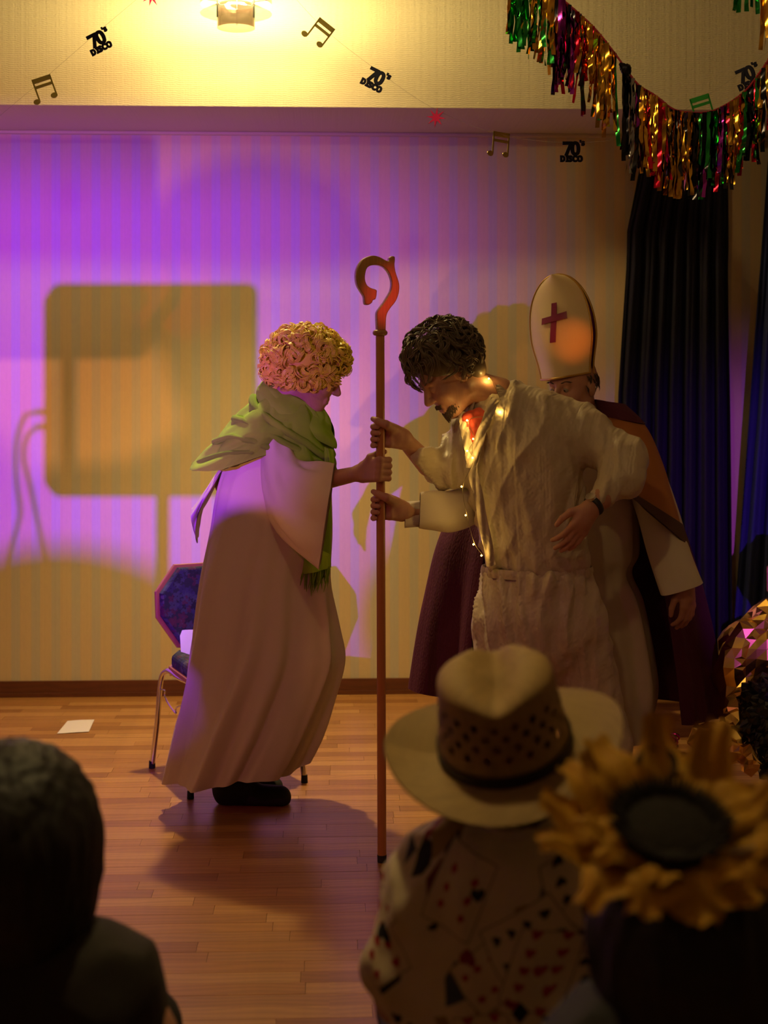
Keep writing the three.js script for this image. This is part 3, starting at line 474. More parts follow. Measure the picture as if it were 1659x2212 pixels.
// a hand closed round an upright shaft through C, coming from wrist W; the fingers start at angle `start` and run on clockwise seen from above
function gripHand(C, W, E, start, o = {}) {
  const items = [], at = (deg, r, y) => add(C, dirAt(deg), r, UPV, y), ys = [0.031, 0.0105, -0.0105, -0.0305], rs = o.fat ?? 1, pr = STAFF_R;
  ys.forEach((y, i) => {
    const s = [1, 1.05, 1, 0.88][i], m = at(start + (i - 1.5) * 3, pr + 0.021, y), p = at(start - 88, pr + 0.0145 * s, y - 0.002), d = at(start - 150, pr + 0.0095, y - 0.003), t = at(start - 205 * s, pr + 0.0075, y - 0.003);
    items.push([cap(W.clone().lerp(m, 0.2).addScaledVector(UPV, y * 0.45), m, 0.016 * rs, 0.0122 * rs), 0.014], [cap(m, p, 0.0112 * rs, 0.0098 * rs), 0.005], [cap(p, d, 0.0098 * rs, 0.0088 * rs), 0.004], [cap(d, t, 0.0088 * rs, 0.0076 * rs), 0.004]);
  });
  const t0 = W.clone().lerp(C, 0.35).addScaledVector(UPV, 0.02), t1 = at(start + 95, pr + 0.02, 0.036), t2 = at(start + 150, pr + 0.0125, 0.048), t3 = at(start + 205, pr + 0.01, 0.054);
  items.push([cap(t0, t1, 0.017 * rs, 0.0135 * rs), 0.015], [cap(t1, t2, 0.0125 * rs, 0.0108 * rs), 0.006], [cap(t2, t3, 0.0108 * rs, 0.0085 * rs), 0.004]);
  items.push([cap(W, W.clone().lerp(C, 0.3), 0.024 * rs, 0.024 * rs), 0.02], [cap(W, E, 0.0255 * rs, 0.037 * rs), 0.02]);
  return netMesh(field(items), 0.0032);
}
// a loose hand: u = pointing direction, n = where the palm faces, s = which side the thumb is on
function looseHand(W, E, u, n, s, curls, k = 1) {
  u = u.clone().normalize(); n = n.clone().addScaledVector(u, -n.dot(u)).normalize(); const a = V3(0, 0, 0).crossVectors(u, n).multiplyScalar(s), items = [];
  [0.029, 0.0095, -0.0095, -0.027].forEach((o, i) => {
    let p = add(W, u, (0.084 - Math.abs(o) * 0.18) * k, a, o * k, n, 0.004); items.push([cap(add(W, a, o * 0.6 * k, u, 0.012), p, 0.0155 * k, 0.0115 * k), 0.016]);
    let ang = 0; const sc = [0.95, 1.05, 1, 0.8][i] * k;
    [0.044, 0.027, 0.022].forEach((l, j) => { ang += curls[i][j]; const d = add(V3(0, 0, 0), u, Math.cos(ang), n, Math.sin(ang), a, o * 1.2), q = add(p, d.normalize(), l * sc); items.push([cap(p, q, [0.0105, 0.0095, 0.0085][j] * k, [0.0095, 0.0085, 0.0072][j] * k), j ? 0.003 : 0.008]); p = q; });
  });
  const t0 = add(W, u, 0.018 * k, a, 0.02 * k, n, 0.008), t1 = add(t0, u, 0.03 * k, a, 0.028 * k, n, 0.014), t2 = add(t1, u, 0.03 * k, a, 0.008 * k, n, 0.012), t3 = add(t2, u, 0.025 * k, a, 0.0, n, 0.008);
  items.push([cap(t0, t1, 0.016 * k, 0.0125 * k), 0.014], [cap(t1, t2, 0.0122 * k, 0.0105 * k), 0.004], [cap(t2, t3, 0.0105 * k, 0.0082 * k), 0.003], [cap(W, add(W, u, 0.05 * k), 0.022 * k, 0.022 * k), 0.02], [cap(W, E, 0.024 * k, 0.036 * k), 0.02]);
  return netMesh(field(items), 0.0032);
}
const L = (x, y, z) => V3(x, y, z);
// head in its own frame: y up, z out of the face, origin between the ears
function headGeo(o = {}) {
  const it = [[ell(L(0, 0.035, -0.018), [0.074, 0.09, 0.096]), 0.02], [ell(L(0, -0.035, 0.03), [0.06, 0.085, 0.062]), 0.04], [ell(L(0, -0.098, 0.066), [0.026, 0.02, 0.022]), 0.03],
    [cap(L(0.05, -0.06, 0.0), L(0.02, -0.1, 0.055), 0.018, 0.016), 0.03], [cap(L(-0.05, -0.06, 0.0), L(-0.02, -0.1, 0.055), 0.018, 0.016), 0.03],
    [ell(L(0.038, -0.03, 0.062), [0.024, 0.024, 0.024]), 0.025], [ell(L(-0.038, -0.03, 0.062), [0.024, 0.024, 0.024]), 0.025], [cap(L(-0.034, 0.024, 0.078), L(0.034, 0.024, 0.078), 0.012), 0.02]];
  for (const s of [-1, 1]) it.push([ell(L(s * 0.032, 0.004, 0.094), [0.017, 0.011, 0.014]), 0.012, true]);
  for (const s of [-1, 1]) it.push([ell(L(s * 0.031, 0.003, 0.079), [0.0135, 0.0125, 0.0125]), 0.003], [ell(L(s * 0.077, -0.008, -0.012), [0.009, 0.031, 0.019]), 0.008], [ell(L(s * 0.012, -0.031, 0.101), [0.0085, 0.0075, 0.009]), 0.006]);
  it.push([cap(L(0, 0.014, 0.088), L(0, -0.025, 0.113), 0.008, 0.0125), 0.012], [cap(L(-0.019, -0.062, 0.087), L(0.019, -0.062, 0.087), 0.0068), 0.008], [cap(L(-0.016, -0.075, 0.087), L(0.016, -0.075, 0.087), 0.0078), 0.008]);
  it.push([cap(L(-0.02, -0.0685, 0.097), L(0.02, -0.0685, 0.097), o.mouth ?? 0.002), 0.004, true]);
  const nb = o.neck ?? L(0, -0.2, -0.05); it.push([cap(L(0, -0.06, -0.028), nb, 0.054, 0.06), 0.035]);
  return netMesh(field(it), 0.0038);
}
function frame(c, face, up, scale = 1) { const z = face.clone().normalize(), x = V3(0, 0, 0).crossVectors(up, z).normalize(), y = V3(0, 0, 0).crossVectors(z, x); return new THREE.Matrix4().makeBasis(x, y, z).scale(V3(scale, scale, scale)).setPosition(c); }
const view = (x, y, toCam) => V3(0, y, 0).addScaledVector(RIGHT, x).addScaledVector(FWD, -toCam);
// tapered strand
function strand(pts, r0, r1, seg = 12, rad = 5) {
  const c = new THREE.CatmullRomCurve3(pts), g = new THREE.TubeGeometry(c, seg, 1, rad), p = g.attributes.position; let k = 0;
  for (let i = 0; i <= seg; i++) { const o = c.getPointAt(i / seg), t = i / seg, r = lerp(r0, r1, t) * (i === 0 || i === seg ? 0.3 : 1); for (let j = 0; j <= rad; j++, k++) p.setXYZ(k, o.x + (p.getX(k) - o.x) * r, o.y + (p.getY(k) - o.y) * r, o.z + (p.getZ(k) - o.z) * r); }
  return g;
}
function bodyMesh(parent, geos) { return part(parent, 'body', boxUV(merge(geos.map((g) => g.index ? g.clone() : g))), skin); }
const half = (f, c, n) => { const g = (x, y, z) => (x - c.x) * n.x + (y - c.y) * n.y + (z - c.z) * n.z; return g; };
const groundCut = [(x, y, z) => y - 0.002, 0.004, true];
function shoe(heel, toe, ankleTop, r = 0.045) { return netMesh(field([[cap(heel.clone().setY(0.034), toe.clone().setY(0.026), r * 0.86, r * 0.84), 0.03], [cap(heel.clone().setY(0.05), heel.clone().lerp(toe, 0.35).setY(0.07), r * 0.9, r * 0.75), 0.03], [cap(heel.clone().setY(0.07), ankleTop, r, r * 1.05), 0.03], groundCut]), 0.006); }

const clothBump = dataTex(256, (u, v) => 0.5 + 0.22 * Math.sin(u * 6.2832 * 64) * Math.sin(v * 6.2832 * 64) + 0.3 * tn(u, v, 50, 50, 3), 12, 12);
const wrinkle = dataTex(512, (u, v) => 0.5 + 0.5 * (0.5 * tn(u, v, 9, 5, 1) + 0.35 * tn(u, v, 20, 13, 4) + 0.25 * tn(u, v, 44, 36, 8)), 1.6, 1.6);

// ---------------------------------------------------------------- person in the white robe, blond wig and green shawl
{
  const t = thing('person', 'person in a long white robe, blond curly wig and green shawl gripping the crozier', 'person', P(540, 1735, 5.34).setY(0));
  const gownMat = phys([0.64, 0.54, 0.41], 0.85, { bumpMap: clothBump, bumpScale: 0.0006, sheen: 0.2, sheenColor: rgb(0.5, 0.42, 0.3), side: DS });
  const D = 5.28, C = P(staffX(1010), 1012, STAFF_D), W = P(776, 1022, 4.78), E = P(640, 1052, 5.08);
  const M = frame(P(676, 808, 5.19), view(0.86, -0.4, 0.12), view(0.4, 0.86, 0), 1.0);
  const head = headGeo({ mouth: 0.0025, neck: L(0, -0.15, -0.085) }).applyMatrix4(M);
  const core = netMesh(field([[cap(P(620, 905, 5.28), P(590, 1180, 5.28), 0.11, 0.13), 0.05], [cap(P(650, 870, 5.24), P(622, 930, 5.28), 0.05, 0.07), 0.05], [cap(P(620, 950, 5.22), E, 0.045, 0.036), 0.04], [cap(P(570, 1180, 5.26), P(520, 1500, 5.32), 0.085, 0.055), 0.05], [cap(P(620, 1180, 5.34), P(590, 1470, 5.4), 0.085, 0.055), 0.05], [cap(P(520, 1500, 5.32), P(484, 1640, 5.33), 0.055, 0.036), 0.03], [cap(P(590, 1470, 5.4), P(520, 1640, 5.44), 0.055, 0.036), 0.03], [cap(P(560, 960, 5.38), P(480, 1050, 5.45), 0.04, 0.03), 0.03]]), 0.013);
  bodyMesh(t, [head, gripHand(C, W, E, 100, { fat: 0.98 }), core]);
  // robe
  const gown = loft([ring([575, 870], [690, 890], D, 0.08), ring([518, 930], [713, 950], D, 0.165), ring([474, 1040], [716, 1040], D, 0.185), ring([454, 1150], [718, 1150], D, 0.19), ring([434, 1250], [714, 1255], D, 0.2), ring([420, 1350], [732, 1350], D, 0.21), ring([409, 1420], [742, 1424], D, 0.22), ring([398, 1500], [718, 1510], D, 0.225), ring([382, 1590], [690, 1590], D, 0.22), ring([361, 1684], [662, 1648], D, 0.2)], {
    nt: 220, nv: 110, th: 0.003, disp: (a, v) => { const k = 0.004 + 0.042 * smooth(0.15, 1, v), n = N2(Math.cos(a) * 1.4 + v, Math.sin(a) * 1.4 - v * 0.5); return k * (Math.sin(a * 7 - v * 6.5 + n * 1.6) * 0.62 + Math.sin(a * 12 - v * 9 + n * 2.2) * 0.3 + n * 0.35) * (0.35 + 0.65 * Math.abs(Math.sin(a))) + 0.0035 * Math.sin(a * 23 - v * 12 + 3 * n) * v; },
    post: (p, a, v) => { if (v > 0.85) p.y += (v - 0.85) * (0.35 * Math.max(0, Math.cos(a + 0.9)) ** 3 * 0.5 + 0.25 * Math.sin(a * 5 + 1) * 0.25); } });
  part(t, 'robe', gown, gownMat, 'off-white robe swinging at the hem');
  const wave = (n, k, ph = 0) => (a, v) => k * (0.3 + v) * (Math.sin(a * n + v * 5 + ph) + 0.5 * Math.sin(a * (n + 3) - v * 8 + ph));
  part(t, 'sleeve', loft([ring([612, 920], [566, 990], 5.15, 0.1), ring([628, 965], [570, 1060], 5.1, 0.095), ring([652, 996], [590, 1128], 5.05, 0.085), ring([688, 1004], [636, 1188], 4.95, 0.085), ring([723, 1006], [690, 1228], 4.88, 0.085)], { nt: 140, nv: 60, th: 0.003, disp: wave(5, 0.0075) }), gownMat, 'wide bell sleeve of the near arm');
  part(t, 'sleeve', loft([ring([560, 930], [500, 970], 5.4, 0.09), ring([478, 1010], [452, 1075], 5.44, 0.07), ring([450, 1050], [428, 1120], 5.44, 0.065), ring([414, 1098], [428, 1168], 5.42, 0.06)], { nt: 90, nv: 40, th: 0.003, disp: wave(4, 0.006, 1) }), gownMat, 'bell sleeve of the far arm');
  // shawl
  const shawlBump = dataTex(256, (u, v) => 0.5 + 0.25 * Math.sin(u * 6.2832 * 40) + 0.25 * Math.sin(v * 6.2832 * 40) + 0.1 * tn(u, v, 60, 60), 14, 14);
  const green = phys([0.36, 0.68, 0.03], 0.8, { bumpMap: shawlBump, bumpScale: 0.0012, sheen: 0.08, sheenColor: rgb(0.35, 0.5, 0.08), side: DS });
  const drape = loft([ring([574, 818], [698, 880], 5.22, 0.075), ring([566, 838], [712, 915], 5.22, 0.1), ring([530, 880], [719, 955], 5.24, 0.165), ring([492, 920], [722, 985], 5.26, 0.205), ring([452, 965], [722, 1010], 5.27, 0.225), ring([412, 1012], [722, 1030], 5.28, 0.235)], {
    nt: 200, nv: 80, th: 0.005, vmax: (a) => { const near = Math.max(0, Math.sin(a)), s = Math.sin(a), c = Math.cos(a); return 0.97 - 0.25 * near ** 2 * smooth(-0.75, 0.1, c) + 0.04 * Math.sin(a * 3) * (1 - near); },
    disp: (a, v) => { const n = N2(Math.cos(a) * 1.3 + 4, Math.sin(a) * 1.3 + v * 2); return 0.017 * (Math.abs(Math.sin(v * 8.5 + a * 1.3 + n * 1.6)) - 0.5) * smooth(0, 0.15, v) + 0.013 * Math.sin(a * 8 + v * 6 + n * 3) * smooth(0.35, 1, v) + 0.012 * n; } });
  part(t, 'shawl', drape, green, 'olive green shawl over the shoulders');
  const sh = t.children[t.children.length - 1];
  const roll = loft([ring([571, 822], [696, 884], 5.22, 0.083), ring([560, 834], [706, 902], 5.22, 0.103), ring([552, 852], [716, 925], 5.22, 0.122), ring([556, 872], [722, 948], 5.22, 0.13), ring([574, 886], [724, 968], 5.22, 0.118)], { nt: 160, nv: 36, th: 0.005, disp: (a, v) => 0.006 * Math.sin(v * 9 + a * 2) + 0.004 * Math.sin(a * 6 - v * 6) });
  part(sh, 'neck_roll', roll, green);
  const dr = [ring([574, 818], [698, 880], 5.22, 0.075), ring([566, 838], [712, 915], 5.22, 0.1), ring([530, 880], [719, 955], 5.24, 0.165), ring([492, 920], [722, 985], 5.26, 0.205), ring([452, 965], [722, 1010], 5.27, 0.225), ring([412, 1012], [722, 1030], 5.28, 0.235)];
  const ridge = (path, r0) => { const c = []; for (let i = 0; i <= 24; i++) { const x = i / 24 * (path.length - 1), k = Math.min(path.length - 2, Math.floor(x)), t = x - k, a = lerp(path[k][0], path[k + 1][0], t) * Math.PI / 180, v = lerp(path[k][1], path[k + 1][1], t), q = ringAt(dr, v); c.push(q.c.clone().addScaledVector(q.u, Math.cos(a) * 1.0).addScaledVector(q.w, Math.sin(a))); } return strand(c, r0, r0 * 0.7, 60, 10); };
  part(sh, 'folds', merge([ridge([[178, 0.3], [140, 0.36], [100, 0.42], [60, 0.5], [25, 0.66]], 0.017), ridge([[172, 0.52], [140, 0.5], [105, 0.53], [70, 0.6], [35, 0.72]], 0.015), ridge([[165, 0.75], [140, 0.66], [112, 0.64], [80, 0.68], [45, 0.74]], 0.014), ridge([[168, 0.95], [150, 0.88], [128, 0.8], [105, 0.74]], 0.012)]), green);
  const near = loft([ring([700, 965], [718, 970], 5.16, 0.03), ring([702, 1000], [718, 1005], 5.14, 0.03), ring([690, 1060], [712, 1066], 5.12, 0.03), ring([668, 1150], [716, 1146], 5.14, 0.032), ring([652, 1240], [714, 1225], 5.14, 0.036)], { nt: 60, nv: 40, th: 0.004, disp: (a, v) => 0.006 * Math.sin(a * 5 + v * 6) });
  part(sh, 'hanging_end', near, green);
  const fr = rng(8), fg = []; for (let i = 0; i < 60; i++) { const k = fr(), x = lerp(652, 714, k), y = lerp(1242, 1226, k) - 4, d = 5.14 + (fr() - 0.5) * 0.06, l = 30 + fr() * 30; fg.push(strand([P(x, y, d), P(x + (fr() - 0.5) * 8 - 3, y + l * 0.5, d), P(x + (fr() - 0.5) * 14 - 5, y + l, d)], 0.003, 0.0016, 5, 4)); }
  part(sh, 'fringe', merge(fg), green, 'knotted olive fringe').userData.kind = 'stuff';
  // wig of tight curls
  const blond = phys([0.9, 0.7, 0.07], 0.3, { sheen: 0.5, sheenRoughness: 0.3, sheenColor: rgb(0.9, 0.7, 0.35), clearcoat: 0.15, clearcoatRoughness: 0.4 });
  const wc = P(660, 776, 5.2), base = netMesh(field([[ell(wc, [0.136, 0.1, 0.118]), 0.03], [ell(P(690, 815, 5.16), [0.06, 0.045, 0.05]), 0.04], [ell(P(600, 800, 5.2), [0.05, 0.05, 0.075]), 0.04]]), 0.008), r = rng(14), curls = [];
  for (let i = 0; i < 520; i++) {
    const z = r() * 2 - 1, a = r() * 6.2832, q = Math.sqrt(1 - z * z), d = V3(q * Math.cos(a), z, q * Math.sin(a)), vx = d.dot(RIGHT), vf = d.dot(FWD); if (d.y < -0.72 || (d.y < -0.25 && vx > 0.55 && Math.abs(vf) < 0.55)) continue;
    const drop = d.y < -0.1 ? 0.02 : 0, p = wc.clone().add(RIGHT.clone().multiplyScalar(vx * (0.14 + 0.02 * r())).addScaledVector(FWD, vf * 0.13).addScaledVector(UPV, d.y * (0.104 + 0.018 * r()) - drop)), R = 0.011 + r() * 0.011, ax = V3(r() - 0.5, r() - 0.5, r() - 0.5).addScaledVector(d, -0.2).normalize(), b1 = V3(0, 0, 0).crossVectors(ax, d).normalize(), b2 = V3(0, 0, 0).crossVectors(ax, b1), pts = [], turns = 1.3 + r() * 1.6, ph = r() * 6;
    for (let k = 0; k <= 16; k++) { const s = k / 16 * turns * 6.2832 + ph; pts.push(p.clone().addScaledVector(b1, Math.cos(s) * R).addScaledVector(b2, Math.sin(s) * R).addScaledVector(ax, (k / 16 - 0.5) * 0.022)); }
    for (let h = 0; h < 4; h++) { const f = 0.8 + 0.13 * h, sl = (h - 1.5) * 0.0032; curls.push(strand(pts.map((q) => q.clone().sub(p).multiplyScalar(f).add(p).addScaledVector(ax, sl)), 0.0024, 0.0014, 20, 4)); }
  }
  for (let i = 0; i < 46; i++) { // long ringlets at the brow, cheek and nape
    const k = r(), px = k < 0.6 ? lerp(650, 748, r()) : lerp(578, 640, r()), y0 = 800 + r() * 20, y1 = (k < 0.6 ? 816 : 812) + r() * 22, d0 = 5.2 - (k < 0.6 ? 0.085 - Math.abs(px - 690) / 60 * 0.045 : 0.08) + (r() - 0.5) * 0.05, pts = [], ph = r() * 6;
    for (let q = 0; q <= 20; q++) { const s = q / 20 * 3 * 6.2832 + ph, p = P(px, lerp(y0, y1, q / 20), d0); pts.push(add(p, RIGHT, Math.cos(s) * 0.011, FWD, Math.sin(s) * 0.011)); }
    for (let h = 0; h < 3; h++) curls.push(strand(pts.map((q) => q.clone().add(V3((h - 1) * 0.003, (h % 2) * 0.003, 0))), 0.0024, 0.0014, 26, 4));
  }
  const wig = part(t, 'wig', merge([boxUV(base), ...curls]), blond, 'curly golden blond wig');
  const black = mat([0.012, 0.012, 0.013], 0.75);
  part(t, 'boot', shoe(P(492, 0, 5.34).setY(0), P(604, 0, 5.33).setY(0), P(474, 1650, 5.36), 0.052), black, 'black ankle boot');
  part(t, 'boot', shoe(P(500, 0, 5.47).setY(0), P(590, 0, 5.47).setY(0), P(506, 1640, 5.47), 0.045), black, 'black ankle boot');
}

// ---------------------------------------------------------------- person in the beige overall
{
  const t = thing('person', 'laughing bearded person in a crumpled beige overall bending towards the crozier', 'person', Q(0.5, 0, 4.95));
  const suit = phys([0.56, 0.47, 0.33], 0.46, { bumpMap: wrinkle, bumpScale: 0.011, sheen: 0.2, sheenColor: rgb(0.5, 0.45, 0.35), clearcoat: 0.1, clearcoatRoughness: 0.4 });
  const C = P(staffX(940), 940, STAFF_D), W = P(872, 948, 4.77), E = P(925, 1005, 4.92);
  const M = frame(P(968, 812, 4.88), view(-0.74, -0.62, 0.3), view(-0.62, 0.78, 0.12), 1.04);
  const head = headGeo({ mouth: 0.005, neck: L(0, -0.16, -0.1) }).applyMatrix4(M);
  const W2 = P(1278, 1096, 4.74), E2 = P(1372, 1010, 4.84);
  const rest = looseHand(W2, W2.clone().lerp(E2, 0.2), view(-0.5, -0.86, 0.1), view(-0.5, 0.1, -0.8), -1, [[0.35, 0.35, 0.2], [0.25, 0.3, 0.2], [0.2, 0.3, 0.2], [0.15, 0.3, 0.2]], 1.05);
  const hx = (px, py, D) => P(px, py, D);
  const core = netMesh(field([[cap(hx(1110, 950, 4.95), hx(1165, 1210, 4.97), 0.13, 0.12), 0.05], [cap(hx(1050, 860, 4.92), hx(1085, 930, 4.95), 0.055, 0.07), 0.05], [cap(hx(1110, 1300, 4.93), hx(1105, 1560, 4.93), 0.07, 0.05), 0.04], [cap(hx(1220, 1300, 5.02), hx(1290, 1560, 5.05), 0.07, 0.05), 0.04], [cap(hx(1105, 1560, 4.93), V3(0, 0.1, 0).add(hx(1105, 0, 4.93).setY(0)), 0.05, 0.035), 0.03], [cap(hx(1290, 1560, 5.05), hx(1310, 0, 5.08).setY(0.1), 0.05, 0.035), 0.03]]), 0.014);
  bodyMesh(t, [head, gripHand(C, W, E, -38, { fat: 1.05 }), rest, core]);
  // overall
  const tor = flat(cap(hx(1118, 960, 4.95), hx(1160, 1195, 4.97), 0.205, 0.192), hx(1130, 1000, 4.96), 1.32);
  const items = [[tor, 0.05], [flat(cap(hx(1075, 888, 4.95), hx(1245, 928, 4.96), 0.088, 0.088), hx(1150, 900, 4.96), 1.1), 0.09], [cap(hx(1045, 868, 4.95), hx(1090, 880, 4.95), 0.058, 0.075), 0.05],
    [cap(hx(1265, 935, 4.94), hx(1350, 992, 4.87), 0.085, 0.078), 0.05], [cap(hx(1350, 992, 4.87), hx(1345, 1030, 4.83), 0.078, 0.07), 0.04], [cap(hx(1345, 1030, 4.83), hx(1300, 1076, 4.76), 0.068, 0.042), 0.035],
    [cap(hx(1020, 940, 4.98), hx(965, 1015, 4.95), 0.085, 0.068), 0.05], [cap(hx(965, 1015, 4.95), hx(900, 982, 4.82), 0.062, 0.035), 0.035]];
  const crease = (x, y, z) => { const w = N3(x * 2.2, y * 1.3, z * 2.2), k = N3(x * 3 + 9, y * 2, z * 3), m = (0.25 + 0.75 * smooth(-0.4, 0.5, k)) * (1 - 0.72 * smooth(0.66, 0.78, x)), ph = x * 52 + z * 20 + y * 4 + 3.5 * w, sharp = (t) => 1 - 2 * Math.abs(Math.sin(t)) ** 0.8; return 0.0105 * m * sharp(ph) + 0.008 * smooth(0.1, -0.5, k) * sharp(x * 38 - y * 16 + z * 12 + 4 * w) + 0.008 * N3(x * 6, y * 2, z * 6) + 0.0035 * N3(x * 17, y * 12, z * 17); };
  const top = netMesh(field(items.concat([[(x, y, z) => y - P(1160, 1236, 4.96).y, 0.03, true]])), 0.0068);
  part(t, 'overall_top', crumple(top, (x, y, z) => crease(x, y, z) + 0.006 * smooth(1.06, 0.95, y) * Math.sin((x + z) * 75 + 3 * N3(x * 5, y * 3, z * 5))), suit, 'creased blouse of the overall');
  const leg = field([[flat(cap(hx(1160, 1262, 4.97), hx(1166, 1330, 4.98), 0.195, 0.21), hx(1160, 1262, 4.97), 1.25), 0.05], [cap(hx(1110, 1340, 4.94), hx(1100, 1600, 4.93), 0.13, 0.1), 0.05], [cap(hx(1225, 1340, 5.0), hx(1300, 1600, 5.04), 0.13, 0.1), 0.05], [cap(hx(1100, 1600, 4.93), hx(1102, 0, 4.93).setY(0.13), 0.1, 0.085), 0.04], [cap(hx(1300, 1600, 5.04), hx(1312, 0, 5.08).setY(0.13), 0.1, 0.085), 0.04], [(x, y, z) => P(1160, 1228, 4.96).y - y, 0.02, true]]);
  part(t, 'overall_trousers', crumple(netMesh(leg, 0.008), (x, y, z) => crease(x, y * 0.8, z) * 1.15 + 0.008 * smooth(0.78, 0.93, y) * Math.sin((x - z * 0.6) * 80 + 2 * N3(x * 6, y * 3, z * 6))), suit, 'gathered trousers of the overall');
  const by = P(1160, 1233, 4.97), belt = loft([ring([1042, 1222], [1278, 1222], 4.975, 0.146), ring([1040, 1232], [1280, 1232], 4.975, 0.147), ring([1042, 1242], [1278, 1242], 4.975, 0.146)], { nt: 140, nv: 6, th: 0.004, disp: (a) => 0.003 * Math.sin(a * 40) });
  part(t, 'waistband', belt, suit, 'elastic gathered waist');
  const collar = loft([ring([1012, 846], [1088, 826], 4.93, 0.075), ring([1008, 868], [1096, 836], 4.93, 0.085), ring([1000, 896], [1112, 852], 4.94, 0.1)], { nt: 100, nv: 16, th: 0.004, from: 2.3, to: 7.4, disp: (a, v) => 0.004 * Math.sin(a * 7 + v * 4) });
  part(t, 'collar', collar, suit, 'turned up collar');
  // open neck: red shirt under the overall, placket of the front
  const red = mat([0.5, 0.06, 0.03], 0.8);
  const near = (px, py, d = 0) => P(px, py, 4.785 + d);
  part(t, 'shirt', crumple(netMesh(field([[cap(near(1012, 905, 0.05), near(1024, 960, 0.02), 0.026, 0.012), 0.02], [cap(near(1034, 900, 0.07), near(1024, 960, 0.02), 0.03, 0.012), 0.02]]), 0.006), (x, y, z) => 0.003 * N3(x * 40, y * 40, z * 40)), red, 'red shirt in the open neck');
  const lap = (pts) => { const c = new THREE.CatmullRomCurve3(pts.map((p) => near(...p))); return shell((i, j) => { const q = c.getPoint(j / 40), d = c.getTangent(j / 40), s = V3(0, 0, 0).crossVectors(d, FWD).normalize(), u = i / 8 - 0.5; return q.addScaledVector(s, u * 0.03).addScaledVector(FWD, 0.02 * u * u + 0.004 * Math.sin(j * 0.7 + i)); }, 8, 40, 0.003); };
  part(t, 'placket', lap([[1000, 890, 0.06], [1004, 930, 0.015], [1014, 975, 0], [1018, 1010, -0.003]]), suit, 'front edge of the opening'); part(t, 'placket', lap([[1070, 862, 0.05], [1054, 900, 0.02], [1036, 950, 0.004], [1022, 1010, -0.003], [1035, 1080, -0.004], [1052, 1170, 0.012], [1062, 1222, 0.03]]), suit, 'front edge of the opening');
  // hair, brows, beard
  const brown = phys([0.13, 0.09, 0.055], 0.4, { sheen: 0.7, sheenRoughness: 0.35, sheenColor: rgb(0.3, 0.22, 0.12) }), r = rng(31), locks = [];
  const cap0 = netMesh(field([[ell(L(0, 0.052, -0.028), [0.088, 0.096, 0.106]), 0.02], [ell(L(0, -0.02, -0.075), [0.07, 0.06, 0.05]), 0.03], [ell(L(0, 0.02, 0.108), [0.07, 0.05, 0.05]), 0.02, true], [ell(L(0, -0.06, 0.06), [0.13, 0.075, 0.09]), 0.02, true]]), 0.006);
  for (let i = 0; i < 620; i++) {
    const z = r() * 2 - 1, a = r() * 6.2832, q = Math.sqrt(1 - z * z), d = L(q * Math.cos(a), z, q * Math.sin(a)); if (d.y < -0.5 || (d.z > 0.25 && d.y < 0.25) || (d.y < -0.1 && d.z > -0.05)) continue;
    const p = L(d.x * 0.084, 0.05 + d.y * 0.095, -0.026 + d.z * 0.102), tang = L(d.x * 0.4 + (r() - 0.5) * 2.2, -0.7 + (r() - 0.5) * 1.6, 0.2 + d.z * 1.4 + (r() - 0.5) * 1.8).addScaledVector(d, -0.2).normalize(); tang.addScaledVector(d, -tang.dot(d)).normalize(); const side = V3(0, 0, 0).crossVectors(tang, d), len = 0.035 + r() * 0.05, c = (r() - 0.5) * 0.055, pts = [];
    for (let k = 0; k <= 6; k++) { const s = k / 6; pts.push(p.clone().addScaledVector(tang, s * len).addScaledVector(side, Math.sin(s * 4) * c).addScaledVector(d, (0.008 + 0.014 * ((i * 0.618) % 1)) * Math.sin(s * 3.0) - s * s * len * len * 3 + 0.006)); }
    for (let h = 0; h < 4; h++) locks.push(strand(pts.map((o, n) => o.clone().addScaledVector(side, (h - 1.5) * 0.0028).addScaledVector(d, 0.002 * Math.sin(h * 2 + n))), 0.0022, 0.0007, 9, 4));
  }
  part(t, 'hair', merge([boxUV(cap0).scale(1.02, 1.04, 1.04), merge(locks).translate(0, 0.004, 0.004).scale(1.13, 1.13, 1.13)]).applyMatrix4(M), brown, 'wavy greying brown hair');
  const bl = []; for (let i = 0; i < 620; i++) { const s = r() < 0.5 ? -1 : 1, k = r(); let p; if (k < 0.3) p = L((r() - 0.5) * 0.046, -0.053 - r() * 0.004, 0.091 - Math.abs(r() - 0.5) * 0.006); else { const w = r() * 1.25 * s, y = -0.088 - r() * 0.026; p = L(Math.sin(w) * 0.05, y + Math.abs(w) * 0.022, 0.024 + Math.cos(w) * 0.065); } const d = L(p.x * 4, -0.35, 0.5).normalize(); bl.push(strand([p, p.clone().addScaledVector(d, 0.006), p.clone().addScaledVector(d, 0.009).add(L((r() - 0.5) * 0.006, -0.006, 0))], 0.0022, 0.0006, 4, 4)); }
  for (const s of [-1, 1]) for (let i = 0; i < 30; i++) { const k = r(); const p = L(s * lerp(0.014, 0.052, k), 0.026 + 0.006 * Math.sin(k * 3), 0.09 - k * k * 0.016); bl.push(strand([p, p.clone().add(L(s * 0.006, 0.002, 0.003)), p.clone().add(L(s * 0.012, 0.001, 0.001))], 0.0018, 0.0006, 4, 4)); }
  part(t, 'beard', merge(bl).applyMatrix4(M), brown, 'short dark beard, moustache and brows');
  part(t, 'teeth', new THREE.CapsuleGeometry(0.004, 0.026, 4, 10).rotateZ(Math.PI / 2).translate(0, -0.0665, 0.0875).applyMatrix4(M), mat([0.65, 0.58, 0.48], 0.4), 'teeth in an open smile');
  // wrist watch
  const wd = W2.clone().sub(E2).normalize(), wq = new THREE.Quaternion().setFromUnitVectors(V3(0, 1, 0), wd), wp = W2.clone().lerp(E2, 0.05);
